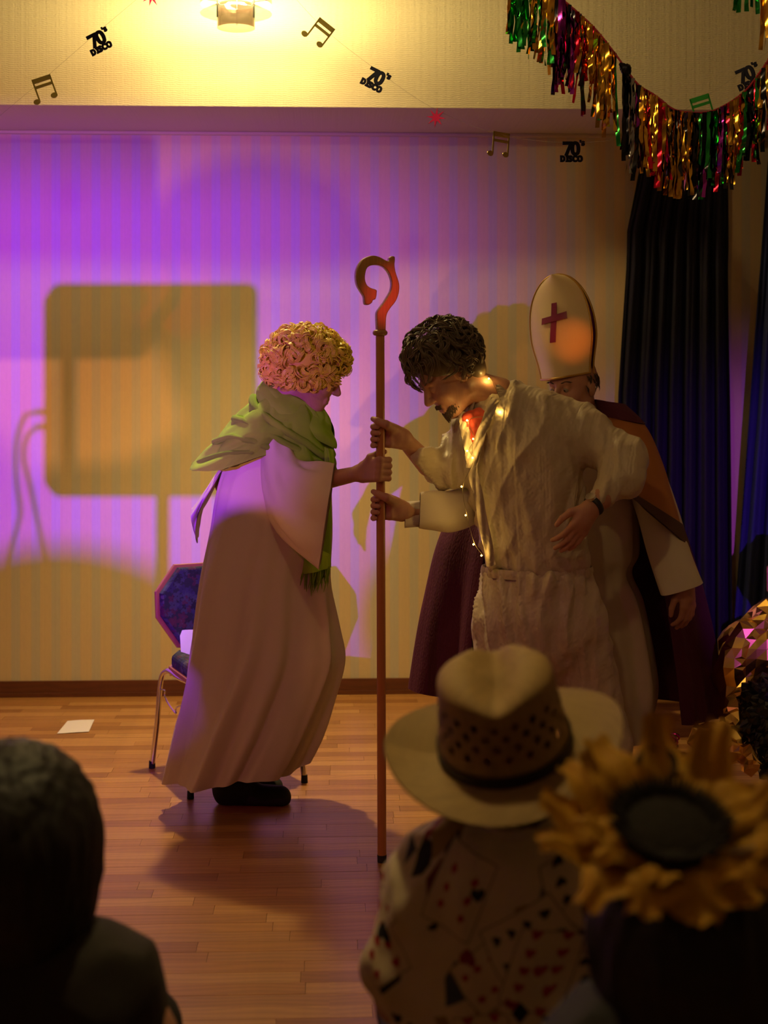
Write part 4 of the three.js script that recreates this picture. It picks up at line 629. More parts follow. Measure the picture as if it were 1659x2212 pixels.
  const strap = part(t, 'watch_strap', new THREE.TorusGeometry(0.032, 0.0065, 8, 32).scale(1, 1, 1.7).rotateX(Math.PI / 2).applyQuaternion(wq).translate(wp.x, wp.y, wp.z), mat([0.015, 0.013, 0.012], 0.5), 'black watch strap');
  const fn = view(-0.35, 0.85, 0.45); fn.addScaledVector(wd, -fn.dot(wd)).normalize(); const fq = new THREE.Quaternion().setFromUnitVectors(V3(0, 1, 0), fn), fp = wp.clone().addScaledVector(fn, 0.036);
  part(strap, 'watch_case', new THREE.CylinderGeometry(0.018, 0.019, 0.009, 28).applyQuaternion(fq).translate(fp.x, fp.y, fp.z), chrome, 'round steel watch case');
  const black = mat([0.012, 0.012, 0.013], 0.7);
  part(t, 'shoe', shoe(hx(1112, 0, 4.96).setY(0), hx(1060, 0, 4.8).setY(0), hx(1103, 0, 4.94).setY(0.14), 0.045), black, 'dark shoe'); part(t, 'shoe', shoe(hx(1318, 0, 5.1).setY(0), hx(1260, 0, 4.95).setY(0), hx(1312, 0, 5.08).setY(0.14), 0.045), black, 'dark shoe');

  // fairy lights round the neck and down the front
  const ls = thing('fairy_lights', 'string of tiny warm glowing bulbs on the beige overall', 'string lights', P(1020, 1190, 4.79));
  const bp = [[1056, 818, 4.86, 1.5], [1080, 890, 4.835, 1], [1009, 908, 4.79, 1.6], [1022, 948, 4.77, 0.7], [1009, 974, 4.765, 1.2], [1021, 989, 4.762, 0.9], [997, 1051, 4.765, 0.7], [1006, 1113, 4.775, 0.7], [1023, 1176, 4.8, 1.4], [1040, 1200, 4.79, 0.7]];
  part(ls, 'wire', tube([P(1042, 812, 4.93), ...bp.map(([x, y, d]) => P(x + 3, y, d + 0.006))], 0.0009, 90, 5), mat([0.3, 0.25, 0.15], 0.4, { metalness: 0.7 }));
  for (const [x, y, d, k] of bp) {
    const p = P(x, y, d - 0.006); part(ls, 'bulb', new THREE.SphereGeometry(0.0032, 10, 8).translate(p.x, p.y, p.z), mat([1, 0.8, 0.4], 0.4, { emissive: rgb(1, 0.62, 0.12), emissiveIntensity: 14 * k }));
    const l = new THREE.PointLight(rgb(1, 0.6, 0.14), 0.0045 * k); l.position.copy(p); l.castShadow = true; l.shadow.radius = 0.15; scene.add(l);
  }
}

// ---------------------------------------------------------------- person with the bishop's mitre
{
  const t = thing('person', 'person dressed as a bishop with tall cream mitre and dark cloak behind the others', 'person', Q(0.7, 0, 5.4));
  const alb = phys([0.6, 0.5, 0.36], 0.8, { bumpMap: clothBump, bumpScale: 0.0006, side: DS }), white = phys([0.68, 0.6, 0.48], 0.8, { bumpMap: clothBump, bumpScale: 0.0006, side: DS });
  const D = 5.38, C = P(staffX(1095), 1097, STAFF_D), W = P(872, 1104, 4.78), E = P(985, 1112, 5.0);
  const M = frame(P(1238, 836, 5.34), view(-0.62, -0.12, 0.62), view(-0.08, 0.99, 0.05), 1.0);
  const head = headGeo({ neck: L(0.01, -0.16, -0.06) }).applyMatrix4(M);
  const W2 = P(1482, 1262, 5.12), E2 = P(1440, 1130, 5.22);
  const hang = looseHand(W2, W2.clone().lerp(E2, 0.5), view(0.12, -0.98, 0.05), view(-0.6, -0.1, -0.7), -1, [[0.4, 0.5, 0.3], [0.35, 0.45, 0.3], [0.3, 0.45, 0.3], [0.3, 0.4, 0.3]], 1.0);
  const core = netMesh(field([[cap(P(1230, 950, D), P(1260, 1200, D), 0.12, 0.12), 0.05], [cap(P(1250, 880, 5.36), P(1240, 950, D), 0.055, 0.08), 0.05], [cap(P(1230, 1200, D), P(1240, 1480, D), 0.08, 0.055), 0.04], [cap(P(1310, 1200, D), P(1340, 1480, D), 0.08, 0.055), 0.04], [cap(P(1240, 1480, D), P(1240, 0, D).setY(0.1), 0.055, 0.035), 0.03], [cap(P(1340, 1480, D), P(1340, 0, D).setY(0.1), 0.055, 0.035), 0.03], [cap(P(1140, 960, 5.32), E, 0.05, 0.038), 0.03], [cap(P(1340, 960, 5.36), E2, 0.05, 0.04), 0.03]]), 0.014);
  bodyMesh(t, [head, gripHand(C, W, E, -38, { fat: 1.03 }), hang, core]);
  const fold = (n, k, tw, ph = 0) => (a, v) => k * smooth(0, 0.9, v) * (Math.sin(a * n + v * tw + ph) + 0.4 * Math.sin(a * (n + 4) - v * 3 + ph)) ;
  part(t, 'alb', loft([ring([1195, 885], [1292, 892], 5.36, 0.075), ring([1130, 930], [1345, 930], D, 0.135), ring([1120, 1000], [1372, 1000], D, 0.165), ring([1140, 1100], [1376, 1100], D, 0.165), ring([1150, 1200], [1378, 1190], D, 0.165), ring([1170, 1240], [1362, 1236], D, 0.15), ring([1170, 1300], [1388, 1300], D, 0.17), ring([1180, 1420], [1412, 1420], D, 0.18), ring([1190, 1510], [1418, 1500], D, 0.185), ring([1215, 1600], [1396, 1590], D, 0.17)], { nt: 180, nv: 90, th: 0.003, disp: fold(9, 0.009, 2) }), alb, 'long cream alb');
  const sl = (rs, ph, k = 0.004, n = 4) => loft(rs, { nt: 110, nv: 40, th: 0.003, e: 0.8, disp: (a, v) => k * Math.sin(a * n + v * 4 + ph) });
  part(t, 'sleeve', sl([ring([1130, 930], [1120, 1010], 5.3, 0.08), ring([1050, 1010], [1050, 1110], 5.14, 0.075), ring([985, 1058], [985, 1146], 4.98, 0.075), ring([935, 1060], [932, 1145], 4.885, 0.07), ring([908, 1062], [905, 1143], 4.84, 0.066)], 0), white, 'wide cream sleeve of the gripping arm');
  part(t, 'cuff', sl([ring([950, 1076], [948, 1141], 4.92, 0.05), ring([905, 1080], [902, 1140], 4.842, 0.046), ring([878, 1084], [874, 1139], 4.79, 0.04)], 2, 0.003), white, 'inner shirt cuff');
  part(t, 'sleeve', sl([ring([1310, 950], [1385, 935], 5.34, 0.08), ring([1345, 1030], [1432, 1020], 5.3, 0.082), ring([1378, 1110], [1468, 1110], 5.24, 0.08), ring([1404, 1200], [1494, 1190], 5.18, 0.075), ring([1431, 1284], [1517, 1254], 5.12, 0.068)], 1, 0.006, 3), white, 'wide cream sleeve of the hanging arm');
  // cope over the hanging arm, with dark border
  const ochre = phys([0.42, 0.15, 0.03], 0.6, { bumpMap: clothBump, bumpScale: 0.001, sheen: 0.3, sheenColor: rgb(0.6, 0.3, 0.08), side: DS }), border = mat([0.09, 0.04, 0.025], 0.8, { side: DS }), plum = phys([0.075, 0.003, 0.026], 0.8, { sheen: 0.15, sheenColor: rgb(0.2, 0.02, 0.06), bumpMap: velvetBump, bumpScale: 0.002, side: DS });
  const cr = [ring([1288, 864], [1345, 872], 5.36, 0.085), ring([1296, 905], [1394, 922], 5.36, 0.125), ring([1310, 980], [1430, 1000], 5.34, 0.15), ring([1330, 1030], [1458, 1085], 5.3, 0.15), ring([1345, 1062], [1486, 1182], 5.25, 0.145)];
  part(t, 'cope', loft(cr, { nt: 120, nv: 60, th: 0.005, disp: (a, v) => 0.006 * Math.sin(a * 4 + v * 5) * v }), ochre, 'ochre cope over the shoulder');
  const rimV = (k0, k1) => [0, 1, 2, 3].map((i) => ringAt(cr, lerp(k0, k1, i / 3)));
  part(t, 'cope_border', loft(rimV(0.86, 1.0), { nt: 120, nv: 10, th: 0.007, disp: (a, v) => 0.006 + 0.006 * Math.sin(a * 4 + lerp(0.86, 1, v) * 5) }), border, 'dark brown border of the cope'); part(t, 'cope_collar', loft(rimV(0.0, 0.22), { nt: 120, nv: 12, th: 0.006, disp: () => 0.008 }), plum, 'dark purple collar of the cope');
  part(t, 'cloak', loft([ring([1150, 892], [1335, 880], 5.44, 0.1), ring([1062, 1000], [1424, 1000], 5.46, 0.17), ring([962, 1130], [1472, 1140], 5.46, 0.22), ring([916, 1300], [1518, 1320], 5.46, 0.26), ring([884, 1482], [1556, 1546], 5.46, 0.28)], { nt: 200, nv: 70, th: 0.005, from: 2.25, to: 7.15, disp: (a, v) => 0.022 * smooth(0.2, 1, v) * (Math.sin(a * 9 + v) + 0.4 * Math.sin(a * 17)) }), plum, 'dark purple cloak');
  // mitre
  const cream = phys([0.7, 0.55, 0.3], 0.42, { sheen: 0.3, sheenColor: rgb(0.8, 0.65, 0.35), bumpMap: clothBump, bumpScale: 0.0005, side: DS }), braid = mat([0.5, 0.3, 0.06], 0.35, { metalness: 0.6 }), lining = phys([0.16, 0.008, 0.06], 0.5, { sheen: 0.4, sheenColor: rgb(0.5, 0.05, 0.25), side: DS }), crossM = phys([0.22, 0.01, 0.07], 0.35, { sheen: 0.3, sheenColor: rgb(0.6, 0.1, 0.3) });
  const MM = frame(P(1224, 812, 5.345), view(-0.52, 0.02, 0.8), view(-0.17, 0.98, 0.02), 1), H = 0.385;
  const wid = (v) => v < 0.42 ? lerp(0.1, 0.128, smooth(0, 0.42, v)) : 0.128 * Math.sqrt(Math.max(0, 1 - ((v - 0.42) / 0.585) ** 2.3));
  const surf = (s, u, v, off = 0) => { const w = wid(v), th = u * 1.42 * Math.min(1, 0.35 + w / 0.14), x = u * w, b = 0.102 * lerp(1, 0.42, smooth(0.15, 1, v)); return L(x, v * H - 0.012 * Math.cos(th) * (1 - v), s * (b * Math.cos(u * 1.38) + 0.004 * Math.sin(u * 4 + v * 7) + off) - 0.01); };
  const m = new THREE.Group(); m.name = 'mitre'; t.add(m); m.userData.label = 'tall pointed cream mitre with gold braid and purple cross';
  const panel = (s, mt, off = 0) => part(m, 'panel', shell((i, j) => surf(s, (i / 48 * 2 - 1) * s, j / 60 * 0.9999, off), 48, 60, 0.005).applyMatrix4(MM), mt);
  panel(1, cream); panel(-1, cream); const inner = (s) => part(m, 'lining', shell((i, j) => surf(s, (i / 40 * 2 - 1) * 0.985 * s, 0.05 + j / 50 * 0.94, -0.008), 40, 50, 0.001).applyMatrix4(MM), lining, 'dark purple lining'); inner(1); inner(-1);
  for (const s of [1, -1]) { const e = []; for (let i = 0; i <= 30; i++) e.push(surf(s, -1, i / 30)); for (let i = 30; i >= 0; i--) e.push(surf(s, 1, i / 30)); part(m, 'braid', tube(e, 0.004, 120, 7).applyMatrix4(MM), braid, 'gold braid'); const b = []; for (let i = 0; i <= 20; i++) b.push(surf(s, i / 10 - 1, 0.0, 0.003)); part(m, 'braid', tube(b, 0.0042, 50, 7).applyMatrix4(MM), braid, 'gold braid'); }
  const rib = (u0, v0, u1, v1, w0, w1) => shell((i, j) => { const k = j / 16, u = lerp(u0, u1, k), v = lerp(v0, v1, k), du = (i / 3 - 0.5), wd = lerp(w0, w1, Math.abs(k - 0.3)); const vert = Math.abs(v1 - v0) > 0.15; return surf(1, vert ? u + du * wd / 0.12 : u, vert ? v : v + du * wd / H, 0.006); }, 3, 16, 0.002).applyMatrix4(MM);
  part(m, 'cross', merge([rib(0.02, 0.34, 0.05, 0.72, 0.02, 0.024), rib(-0.36, 0.555, 0.44, 0.585, 0.022, 0.028)]), crossM, 'purple satin cross');
  const hr = rng(4), hb = []; for (let i = 0; i < 160; i++) { const a = 1.2 + hr() * 3.9, p = L(Math.sin(a) * 0.079, -0.005 + hr() * 0.05, -0.016 + Math.cos(a) * 0.098); if (p.z > 0.03) continue; hb.push(strand([p, p.clone().add(L(p.x * 0.05, -0.012, -0.003)), p.clone().add(L(p.x * 0.04, -0.024, 0))], 0.003, 0.001, 4, 4)); }
  part(t, 'hair', merge(hb).applyMatrix4(M), mat([0.05, 0.028, 0.015], 0.6), 'short dark hair under the mitre');
  for (const s of [-1, 1]) { const e = part(t, 'eye', new THREE.SphereGeometry(0.0122, 16, 12).translate(s * 0.031, 0.001, 0.0803).applyMatrix4(M), mat([0.3, 0.25, 0.22], 0.2)); part(e, 'iris', new THREE.SphereGeometry(0.006, 12, 8).translate(s * 0.031 - 0.001, -0.001, 0.0872).applyMatrix4(M), mat([0.03, 0.02, 0.015], 0.15)); const bw = []; for (let i = 0; i < 26; i++) { const k = hr(), p = L(s * lerp(0.014, 0.052, k), 0.024 + 0.006 * Math.sin(k * 3), 0.091 - k * k * 0.016); bw.push(strand([p, p.clone().add(L(s * 0.006, 0.002, 0.003)), p.clone().add(L(s * 0.012, 0.001, 0.001))], 0.0018, 0.0006, 4, 4)); } part(t, 'eyebrow', merge(bw).applyMatrix4(M), mat([0.05, 0.028, 0.015], 0.6)); }
  const black = mat([0.012, 0.012, 0.013], 0.7);
  for (const x of [1240, 1340]) part(t, 'shoe', shoe(P(x, 0, D + 0.03).setY(0), P(x - 30, 0, D - 0.13).setY(0), P(x, 0, D).setY(0.13), 0.045), black, 'dark shoe');
}

// ---------------------------------------------------------------- audience with their backs to the viewer
const ink = mat([0.012, 0.011, 0.012], 0.85, { bumpMap: clothBump, bumpScale: 0.0008 });
const darkHair = phys([0.008, 0.006, 0.005], 0.6);
const seatBench = (label, X, D, w) => {
  const t = thing('bench', label, 'bench', Q(X, 0, D)), wood = phys([0.2, 0.09, 0.035], 0.5, { map: grain });
  const bx = (x0, x1, y0, y1, d0, d1) => { const c = Q(X + (x0 + x1) / 2, (y0 + y1) / 2, D + (d0 + d1) / 2); return new RoundedBoxGeometry(x1 - x0, y1 - y0, d1 - d0, 2, 0.006).rotateY(-YAW).translate(c.x, c.y, c.z); };
  part(t, 'seat', bx(-w, w, 0.405, 0.44, -0.17, 0.17), wood); for (const s of [-1, 1]) part(t, 'leg', bx(s * (w - 0.12) - 0.025, s * (w - 0.12) + 0.025, 0.001, 0.404, -0.14, 0.14), wood);
};
seatBench('dark wooden bench under the listener with the straw hat', 0.18, 2.13, 0.3);
seatBench('dark wooden bench under the dark-haired listener', -0.62, 2.02, 0.28);
seatBench('dark wooden bench under the listener with the sunflower', 0.42, 1.52, 0.27);
// seated body: hips on the bench, thighs towards the stage, feet on the floor
function seated(hx, D, w = 0.085) {
  const q = (x, y, d) => Q(hx + x, y, D + d), it = [[flat(cap(q(0, 0.53, 0), q(0, 0.6, 0.0), 0.155, 0.14), q(0, 0.55, 0), 1.3), 0.05]];
  for (const s of [-1, 1]) it.push([cap(q(s * 0.09, 0.515, 0.02), q(s * 0.12, 0.5, 0.4), 0.08, 0.062), 0.04], [cap(q(s * 0.12, 0.5, 0.4), q(s * 0.12, 0.09, 0.42), 0.06, 0.042), 0.04], [cap(q(s * 0.12, 0.045, 0.42), q(s * 0.13, 0.035, 0.57), 0.042, 0.036), 0.03]);
  it.push(groundCut); return netMesh(field(it), 0.014);
}
// ---- listener with the straw hat
{
  const D = 2.1, t = thing('person', 'seated listener in a straw hat and playing card print shirt, seen from behind', 'person', Q(0.18, 0.44, D));
  const print = canvasTex(1024, 1024, (c, w, h) => {
    c.fillStyle = '#d6c4a2'; c.fillRect(0, 0, w, h); const r = rng(77);
    const suit = (k, x, y, s) => { c.beginPath(); if (k === 0) { c.moveTo(x, y - s); c.lineTo(x + s * 0.75, y); c.lineTo(x, y + s); c.lineTo(x - s * 0.75, y); } else if (k === 1) { c.moveTo(x, y + s); c.bezierCurveTo(x - s * 1.6, y - s * 0.2, x - s * 0.6, y - s * 1.3, x, y - s * 0.4); c.bezierCurveTo(x + s * 0.6, y - s * 1.3, x + s * 1.6, y - s * 0.2, x, y + s); } else { c.moveTo(x, y - s); c.bezierCurveTo(x - s * 1.6, y + s * 0.3, x - s * 0.6, y + s, x, y + s * 0.3); c.bezierCurveTo(x + s * 0.6, y + s, x + s * 1.6, y + s * 0.3, x, y - s); } c.fill(); };
    for (let i = 0; i < 90; i++) { c.fillStyle = ['#15161c', '#15161c', '#6e2a2e', '#40465a', '#9a7a3c', '#d8c8a8'][Math.floor(r() * 6)]; const x = r() * w, y = r() * h, n = 4 + Math.floor(r() * 3), s = 22 + r() * 50, a0 = r() * 6; c.beginPath(); for (let k = 0; k < n; k++) { const a = a0 + k / n * 6.2832, q = s * (0.45 + r() * 0.7); c[k ? 'lineTo' : 'moveTo'](x + Math.cos(a) * q, y + Math.sin(a) * q); } c.fill(); }
    for (let i = 0; i < 34; i++) { c.save(); c.translate(r() * w, r() * h); c.rotate((r() - 0.5) * 2.4); const W = 120, H = 165; c.fillStyle = '#d8c6a4'; c.fillRect(-W / 2, -H / 2, W, H); c.strokeStyle = '#8d7a5c'; c.lineWidth = 3; c.strokeRect(-W / 2, -H / 2, W, H); const k = Math.floor(r() * 3); c.fillStyle = k < 2 ? '#a3212b' : '#17181e'; const n = 2 + Math.floor(r() * 3); for (let a = 0; a < 2; a++) for (let b = 0; b < n + 1; b++) suit(k, (a - 0.5) * 56, (b - n / 2) * 38, 12); if (r() < 0.6) suit(k, 0, 0, 14); c.restore(); }
    for (let i = 0; i < 40; i++) { c.fillStyle = r() < 0.5 ? '#15161c' : '#8f2630'; suit(Math.floor(r() * 3), r() * w, r() * h, 10 + r() * 16); }
  }, 1.5, 1.5);
  const shirt = mat([1, 1, 1], 0.85, { map: print });
  const S = (px, py, d = D) => P(px, py, d), q = (px, py, dd) => P(px, py, D + dd);
  const tor = field([[flat(cap(S(1085, 1935), S(1085, 2330), 0.145, 0.165), S(1085, 1935), 1.35), 0.05], [cap(S(945, 1940), S(1225, 1945), 0.07, 0.07), 0.06], [cap(S(1020, 1935), S(1155, 1940), 0.055), 0.05], [cap(S(940, 1925), S(872, 2085), 0.066, 0.06), 0.04], [cap(S(1225, 1905), S(1298, 2080), 0.068, 0.06), 0.04]]);
  const fold = (x, y, z) => 0.006 * (1 - 2 * Math.abs(N3(x * 9, y * 5, z * 9))) + 0.003 * N3(x * 22, y * 12, z * 22);
  const hem = [(x, y, z) => y - 0.545, 0.01, true];
  part(t, 'shirt', crumple(netMesh(field([[tor, 0.001], hem]), 0.009, tor.lo, tor.hi), fold), shirt, 'shirt printed with playing cards');
  part(t, 'shirt_collar', loft([ring([1008, 1755], [1176, 1770], D, 0.07), ring([1000, 1800], [1186, 1816], D, 0.078), ring([982, 1850], [1204, 1868], D, 0.088), ring([970, 1890], [1216, 1905], D, 0.095)], { nt: 90, nv: 14, th: 0.004, disp: (a, v) => 0.002 * Math.sin(a * 5) }), mat([0.66, 0.54, 0.44], 0.85), 'plain light collar band');
  const hd = headGeo({ neck: L(0, -0.17, -0.03) }).applyMatrix4(frame(P(1088, 1665, D + 0.02), view(0, 0.1, -1), view(-0.08, 0.98, 0.16), 0.98));
  const arms = netMesh(field([[cap(S(888, 2040), q(870, 2150, 0.05), 0.042, 0.038), 0.03], [cap(q(870, 2150, 0.05), q(980, 2200, 0.28), 0.038, 0.028), 0.03], [cap(q(980, 2200, 0.28), q(1020, 2180, 0.35), 0.03, 0.02), 0.02], [cap(S(1282, 2040), q(1300, 2150, 0.05), 0.042, 0.038), 0.03], [cap(q(1300, 2150, 0.05), q(1190, 2200, 0.28), 0.038, 0.028), 0.03], [cap(q(1190, 2200, 0.28), q(1150, 2180, 0.35), 0.03, 0.02), 0.02], [cap(S(1085, 1935), S(1085, 2300), 0.09, 0.1), 0.05], [cap(S(1088, 1800), S(1085, 1935), 0.05, 0.07), 0.05]]), 0.009);
  bodyMesh(t, [hd, arms]);
  part(t, 'trousers', boxUV(seated(0.175, D)), mat([0.03, 0.03, 0.04], 0.85), 'dark trousers');
  part(t, 'hair', crumple(netMesh(field([[ell(P(1086, 1640, D + 0.0), [0.082, 0.1, 0.092]), 0.03], [cap(P(1120, 1745, D - 0.05), P(1160, 1750, D - 0.05), 0.018), 0.03]]), 0.007), (x, y, z) => 0.004 * N3(x * 60, y * 18, z * 60)), darkHair, 'dark hair under the hat');
  // straw hat: braided brim and crown with a dented top, ring of open weave and dark band
  const strawTex = dataTex(512, (u, v) => { const a = Math.sin((u * 70 + v * 70) * 6.2832), b = Math.sin((u * 70 - v * 70) * 6.2832), k = 0.78 + 0.12 * a * b + 0.18 * tn(u, v, 60, 60, 2) + 0.1 * tn(u, v, 8, 8, 5); return [k, k * 0.97, k * 0.9]; }, 5, 5);
  const straw = phys([0.42, 0.275, 0.1], 0.7, { map: strawTex, bumpMap: strawTex, bumpScale: 0.0015, side: DS });
  const lattice = dataTex(512, (u, v) => { const a = (u * 19 + v * 4.4) % 1, b = (u * 19 - v * 4.4 + 10) % 1, q = Math.max(Math.abs(a - 0.5), Math.abs(b - 0.5)); return q < 0.24 ? 0 : 1; });
  const HM = frame(P(1092, 1618, D + 0.01), view(0.05, 0.3, -0.95), view(-0.16, 0.93, 0.34), 1), hat = new THREE.Group(); hat.name = 'straw_hat'; t.add(hat); hat.userData.label = 'wide straw hat with dented crown and dark band';
  const prof = (v) => v < 0.85 ? lerp(0.097, 0.083, v / 0.85) : 0.083 * Math.sqrt(Math.max(0.0001, 1 - ((v - 0.85) / 0.15) ** 2)) ; const CH = 0.14;
  const crownPt = (a, v) => { const R = prof(v), x = Math.cos(a) * R, z = Math.sin(a) * R * 1.14; let y = (v < 0.85 ? v / 0.85 * (CH - 0.022) : CH - 0.022 + 0.022 * Math.sin((v - 0.85) / 0.15 * 1.5708)); return L(x, y, z); };
  const dent = (p) => { const w = smooth(0.05, CH, p.y), cz = Math.exp(-((p.x / 0.028) ** 2)) * smooth(0.1, -0.02, Math.abs(p.z) - 0.06); p.y -= 0.03 * w * w * cz; const fx = Math.exp(-(((Math.abs(p.x) - 0.06) / 0.03) ** 2)) * smooth(0.02, 0.09, p.z); p.x -= Math.sign(p.x) * 0.018 * w * fx; return p; };
  const crown = (v0, v1, mt, nm, lab) => part(hat, nm, (() => { const g = shell((i, j) => dent(crownPt(-i / 96 * 6.28318, lerp(v1, v0, j / 40))), 96, 40, 0.0025, true); const uv = g.attributes.uv, n = uv.count / 2; for (let k = 0; k < n * 2; k++) { const i = k % n % 97, j = Math.floor(k % n / 97); uv.setXY(k, i / 96, lerp(v1, v0, j / 40)); } return g; })().applyMatrix4(HM), mt, lab);
  const sc = (tx, x, y) => { const c = tx.clone(); c.repeat.set(x, y); c.needsUpdate = true; return c; };
  const st2 = phys([0.44, 0.285, 0.1], 0.7, { map: sc(strawTex, 3, 0.8), bumpMap: sc(strawTex, 3, 0.8), bumpScale: 0.0015, side: DS });
  crown(0.74, 1, st2, 'crown', 'dented crown'); crown(0, 0.28, st2, 'crown', 'lower crown');
  crown(0.28, 0.74, phys([0.42, 0.26, 0.1], 0.7, { map: sc(strawTex, 3, 0.8), alphaMap: lattice, alphaTest: 0.5, side: DS }), 'open_weave', 'ring of open weave holes');
  const brim = shell((i, j) => { const a = -i / 120 * 6.28318, k = j / 30, R = lerp(0.095, 0.178, k), up = 0.03 * k * k * Math.abs(Math.cos(a)) ** 2 - 0.014 * k * k * Math.abs(Math.sin(a)); return L(Math.cos(a) * R, 0.004 + up, Math.sin(a) * lerp(0.108, 0.178, k)); }, 120, 30, 0.003, true);
  part(hat, 'brim', brim.applyMatrix4(HM), straw, 'woven brim');
  part(hat, 'hat_band', shell((i, j) => { const a = -i / 96 * 6.28318, k = j / 4; return L(Math.cos(a) * 0.0985, 0.024 - k * 0.02, Math.sin(a) * 0.112); }, 96, 4, 0.002, true).applyMatrix4(HM), mat([0.02, 0.012, 0.015], 0.6), 'dark hat band');
}
// ---- dark-haired listener
{
  const D = 2.0, t = thing('person', 'seated listener with black bobbed hair and dark top, at the lower picture corner', 'person', Q(-0.55, 0.44, D)), S = (px, py, dd = 0) => P(px, py, D + dd);
  const hair = field([[ell(S(18, 1795), [0.125, 0.128, 0.125]), 0.03], [cap(S(20, 1840), S(25, 1935), 0.12, 0.118), 0.04], [cap(S(30, 1940), S(40, 1985), 0.115, 0.085), 0.03], [ell(S(20, 1880, 0.12), [0.07, 0.12, 0.08]), 0.03, true]]);
  part(t, 'hair', crumple(netMesh(hair, 0.007), (x, y, z) => 0.0025 * N3(x * 70, y * 6, z * 70) + 0.002 * N3(x * 30, y * 3, z * 30)), darkHair, 'smooth black bob');
  const hd = headGeo({ neck: L(0, -0.17, -0.03) }).applyMatrix4(frame(S(20, 1850, 0.02), view(0.1, -0.05, -1), view(0, 1, 0), 0.96));
  const arm = netMesh(field([[cap(S(330, 2230), S(300, 2400, 0.1), 0.035, 0.03), 0.03], [cap(S(300, 2400, 0.1), S(180, 2420, 0.3), 0.032, 0.025), 0.03], [cap(S(-290, 2230), S(-250, 2400, 0.1), 0.035, 0.03), 0.03], [cap(S(-250, 2400, 0.1), S(-130, 2420, 0.3), 0.032, 0.025), 0.03], [cap(S(20, 1960), S(20, 2350), 0.06, 0.09), 0.05], [cap(S(-220, 2160), S(280, 2160), 0.03), 0.05]]), 0.012);
  bodyMesh(t, [hd, arm]);
  const top = field([[flat(cap(S(20, 2190), S(20, 2500), 0.15, 0.17), S(20, 2190), 1.3), 0.05], [cap(S(-170, 2150), S(215, 2145), 0.082), 0.06], [cap(S(215, 2145), S(290, 2330, 0.03), 0.08, 0.06), 0.05], [cap(S(-170, 2150), S(-250, 2330, 0.03), 0.08, 0.06), 0.05], [cap(S(20, 2060), S(20, 2150), 0.07, 0.09), 0.06]]);
  part(t, 'top', crumple(netMesh(top, 0.011), (x, y, z) => 0.006 * (1 - 2 * Math.abs(N3(x * 8, y * 5, z * 8)))), mat([0.022, 0.017, 0.013], 0.85, { bumpMap: clothBump, bumpScale: 0.0008 }), 'dark knitted top');
  part(t, 'trousers', boxUV(seated(-0.53, D)), ink, 'dark trousers');
}
// ---- two more listeners beside the picture; their heads keep the violet light off the lower wall and robe
for (const [X, top, D, label, bl] of [[-1.96, 1.42, 2.2, 'seated listener outside the picture, farther from the camera aisle', 'dark wooden bench under the outer listener beside the picture'], [-1.545, 1.395, 2.62, 'seated listener outside the picture, beside the loudspeaker stand', 'dark wooden bench under the inner listener beside the picture']]) {
  seatBench(bl, X, D, 0.19);
  const t = thing('person', label, 'person', Q(X, 0.44, D)), q = (x, y, d = 0) => Q(X + x, y, D + d);
  part(t, 'hair', boxUV(netMesh(field([[ell(q(0, top - 0.105, -0.01), [0.108, 0.105, 0.115]), 0.03]]), 0.009)), darkHair, 'short dark hair');
  bodyMesh(t, [headGeo({ neck: L(0, -0.2, -0.02) }).applyMatrix4(frame(q(0, top - 0.135, 0), view(0.2, -0.02, -1), view(0, 1, 0), 0.98))]);
  part(t, 'sweater', boxUV(netMesh(field([[flat(cap(q(0, 0.98), q(0, 0.66), 0.15, 0.15), q(0, 0.9), 1.35), 0.05], [cap(q(-0.15, top - 0.35), q(0.15, top - 0.35), 0.072), 0.06], [cap(q(0, top - 0.28), q(0, top - 0.36), 0.06, 0.08), 0.05], [cap(q(-0.17, top - 0.36), q(-0.2, 0.74, 0.05), 0.065, 0.05), 0.04], [cap(q(0.17, top - 0.36), q(0.2, 0.74, 0.05), 0.065, 0.05), 0.04], [cap(q(-0.2, 0.74, 0.05), q(-0.1, 0.64, 0.26), 0.05, 0.035), 0.03], [cap(q(0.2, 0.74, 0.05), q(0.1, 0.64, 0.26), 0.05, 0.035), 0.03]]), 0.014)), ink, 'dark sweater');
  part(t, 'trousers', boxUV(seated(X, D)), ink, 'dark trousers');
}
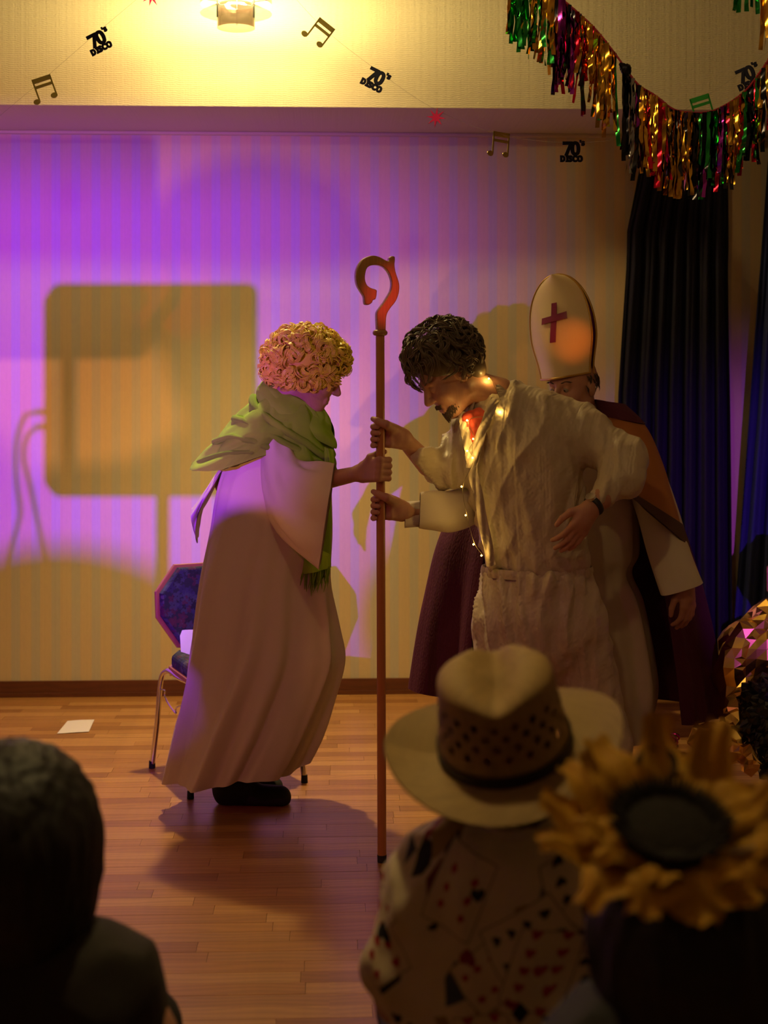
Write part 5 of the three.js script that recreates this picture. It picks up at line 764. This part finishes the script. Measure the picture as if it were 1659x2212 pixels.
// ---- listener with the sunflower, nearest to the viewer
{
  const D = 1.52, t = thing('person', 'seated listener in dark clothes under the big sunflower, nearest to the camera', 'person', Q(0.42, 0.44, D)), S = (px, py, dd = 0) => P(px, py, D + dd);
  const hair = field([[ell(S(1500, 2010, 0.02), [0.108, 0.115, 0.11]), 0.03], [cap(S(1500, 2050), S(1500, 2160), 0.105, 0.1), 0.04]]);
  part(t, 'hair', crumple(netMesh(hair, 0.007), (x, y, z) => 0.004 * N3(x * 60, y * 8, z * 60)), darkHair, 'dark hair');
  const hd = headGeo({ neck: L(0, -0.17, -0.03) }).applyMatrix4(frame(S(1500, 2040, 0.03), view(0, -0.05, -1), view(0, 1, 0), 0.9));
  bodyMesh(t, [hd, netMesh(field([[cap(S(1500, 2200), S(1500, 2560), 0.06, 0.09), 0.05], [cap(S(1310, 2330), S(1690, 2330), 0.03), 0.05]]), 0.012)]);
  const top = field([[flat(cap(S(1500, 2420), S(1500, 2720), 0.15, 0.17), S(1500, 2420), 1.3), 0.05], [cap(S(1335, 2330), S(1665, 2330), 0.078), 0.06], [cap(S(1335, 2330), S(1290, 2560, 0.05), 0.078, 0.058), 0.05], [cap(S(1665, 2330), S(1710, 2560, 0.05), 0.078, 0.058), 0.05], [cap(S(1500, 2220), S(1500, 2330), 0.075, 0.09), 0.06], [cap(S(1290, 2560, 0.05), S(1380, 2640, 0.28), 0.055, 0.035), 0.03], [cap(S(1710, 2560, 0.05), S(1620, 2640, 0.28), 0.055, 0.035), 0.03]]);
  part(t, 'jacket', crumple(netMesh(top, 0.011), (x, y, z) => 0.005 * (1 - 2 * Math.abs(N3(x * 8, y * 5, z * 8)))), mat([0.022, 0.022, 0.02], 0.8, { bumpMap: clothBump, bumpScale: 0.0008 }), 'dark jacket');
  part(t, 'trousers', boxUV(seated(0.335, D)), ink, 'dark trousers');
  // sunflower
  const FM = frame(P(1445, 1806, D - 0.03), view(0.02, 0.93, 0.37), view(0, 0.37, -0.93), 1), fl = thing('sunflower', 'large yellow artificial sunflower with dark centre worn on the head', 'sunflower', P(1445, 1890, D));
  const yellow = phys([0.6, 0.31, 0.01], 0.7, { side: DS, sheen: 0.3, sheenColor: rgb(0.6, 0.4, 0.05) }), dark = mat([0.012, 0.008, 0.006], 0.9), r = rng(9);
  const petal = (a, len, w, lift, seed) => shell((i, j) => { const u = i / 8 * 2 - 1, v = j / 14, W = w * Math.sin(Math.min(1, v * 1.08 + 0.08) * 2.75) ** 0.8, R = 0.045 + v * len * (1 - 0.32 * Math.max(0, -Math.sin(a))), x = u * W, z = (lift + 0.05 * Math.max(0, Math.sin(a))) * v * v + 0.008 * Math.sin(v * 7 + seed) - 0.012 * u * u * (1 - v) + 0.004 * Math.sin(u * 5 + seed); return L(Math.cos(a) * R - Math.sin(a) * x, Math.sin(a) * R + Math.cos(a) * x, z); }, 8, 14, 0.0012).applyMatrix4(FM);
  for (let k = 0; k < 13; k++) part(fl, 'petal', petal(k / 13 * 6.2832 + (r() - 0.5) * 0.2, 0.09 + r() * 0.022, 0.032 + r() * 0.006, -0.004 + (r() - 0.5) * 0.025, r() * 6), yellow); for (let k = 0; k < 9; k++) part(fl, 'petal', petal(k / 9 * 6.2832 + 0.3 + (r() - 0.5) * 0.3, 0.06 + r() * 0.015, 0.024, 0.012 + r() * 0.015, r() * 6), yellow);
  const disc = crumple(netMesh(field([[ell(L(0, 0, 0.006), [0.054, 0.054, 0.016]), 0.01]]), 0.004), (x, y, z) => 0.002 * N3(x * 200, y * 200, z * 200)).applyMatrix4(FM); part(fl, 'flower_disc', disc, dark, 'dark brown centre');
  const spk = []; for (let k = 0; k < 70; k++) { const a = k / 70 * 6.2832, R = 0.05 + r() * 0.006; spk.push(strand([L(Math.cos(a) * 0.045, Math.sin(a) * 0.045, 0.008), L(Math.cos(a) * R, Math.sin(a) * R, 0.02), L(Math.cos(a) * (R + 0.014), Math.sin(a) * (R + 0.014), 0.026)], 0.005, 0.001, 5, 5)); } part(fl, 'flower_fringe', merge(spk).applyMatrix4(FM), dark, 'dark pointed fringe round the centre').userData.kind = 'stuff';
  part(fl, 'hair_clip', tube([[-0.022, 0.085, 0.03], [-0.012, 0.1, 0.034], [0.012, 0.101, 0.034], [0.02, 0.085, 0.032], [0.012, 0.06, 0.026]].map((p) => L(...p)), 0.003, 40, 6).applyMatrix4(FM), dark, 'dark wire loop');
  part(fl, 'ribbon', shell((i, j) => { const u = i / 6 - 0.5, v = j / 16; return P(1575 + v * 110, 1842 + v * 6 + u * (6 + v * 46), D - 0.07 + 0.02 * v + 0.01 * u); }, 6, 16, 0.001), mat([0.6, 0.55, 0.5], 0.6), 'pale ribbon end');
}
// chair and foil bow further back on the stage, seen between the legs
chair('banquet chair far back, only a chrome leg visible beside the cloak', Q(0.93, 0, 6.5), facing(4));
{
  const c = P(1425, 1572, 6.05); c.y = 0.03; const r = rng(6), g = [];
  for (let k = 0; k < 40; k++) { const a = r() * 6.28, R = 0.02 + r() * 0.05, p = add(c, RIGHT, Math.cos(a) * R, FWD, Math.sin(a) * R * 0.6); p.y = 0.012 + r() * 0.04; g.push(new THREE.TorusGeometry(0.018 + r() * 0.012, 0.004, 4, 14).scale(1, 0.7, 2).rotateX(r() * 3).rotateY(r() * 6).translate(p.x, p.y + 0.02, p.z)); }
  single('foil_bow', merge(g), foil([0.5, 0.02, 0.25], 0.2), 'shiny magenta foil bow lying on the floor behind the cloak hem', 'bow');
}
renderer.render(scene, camera);
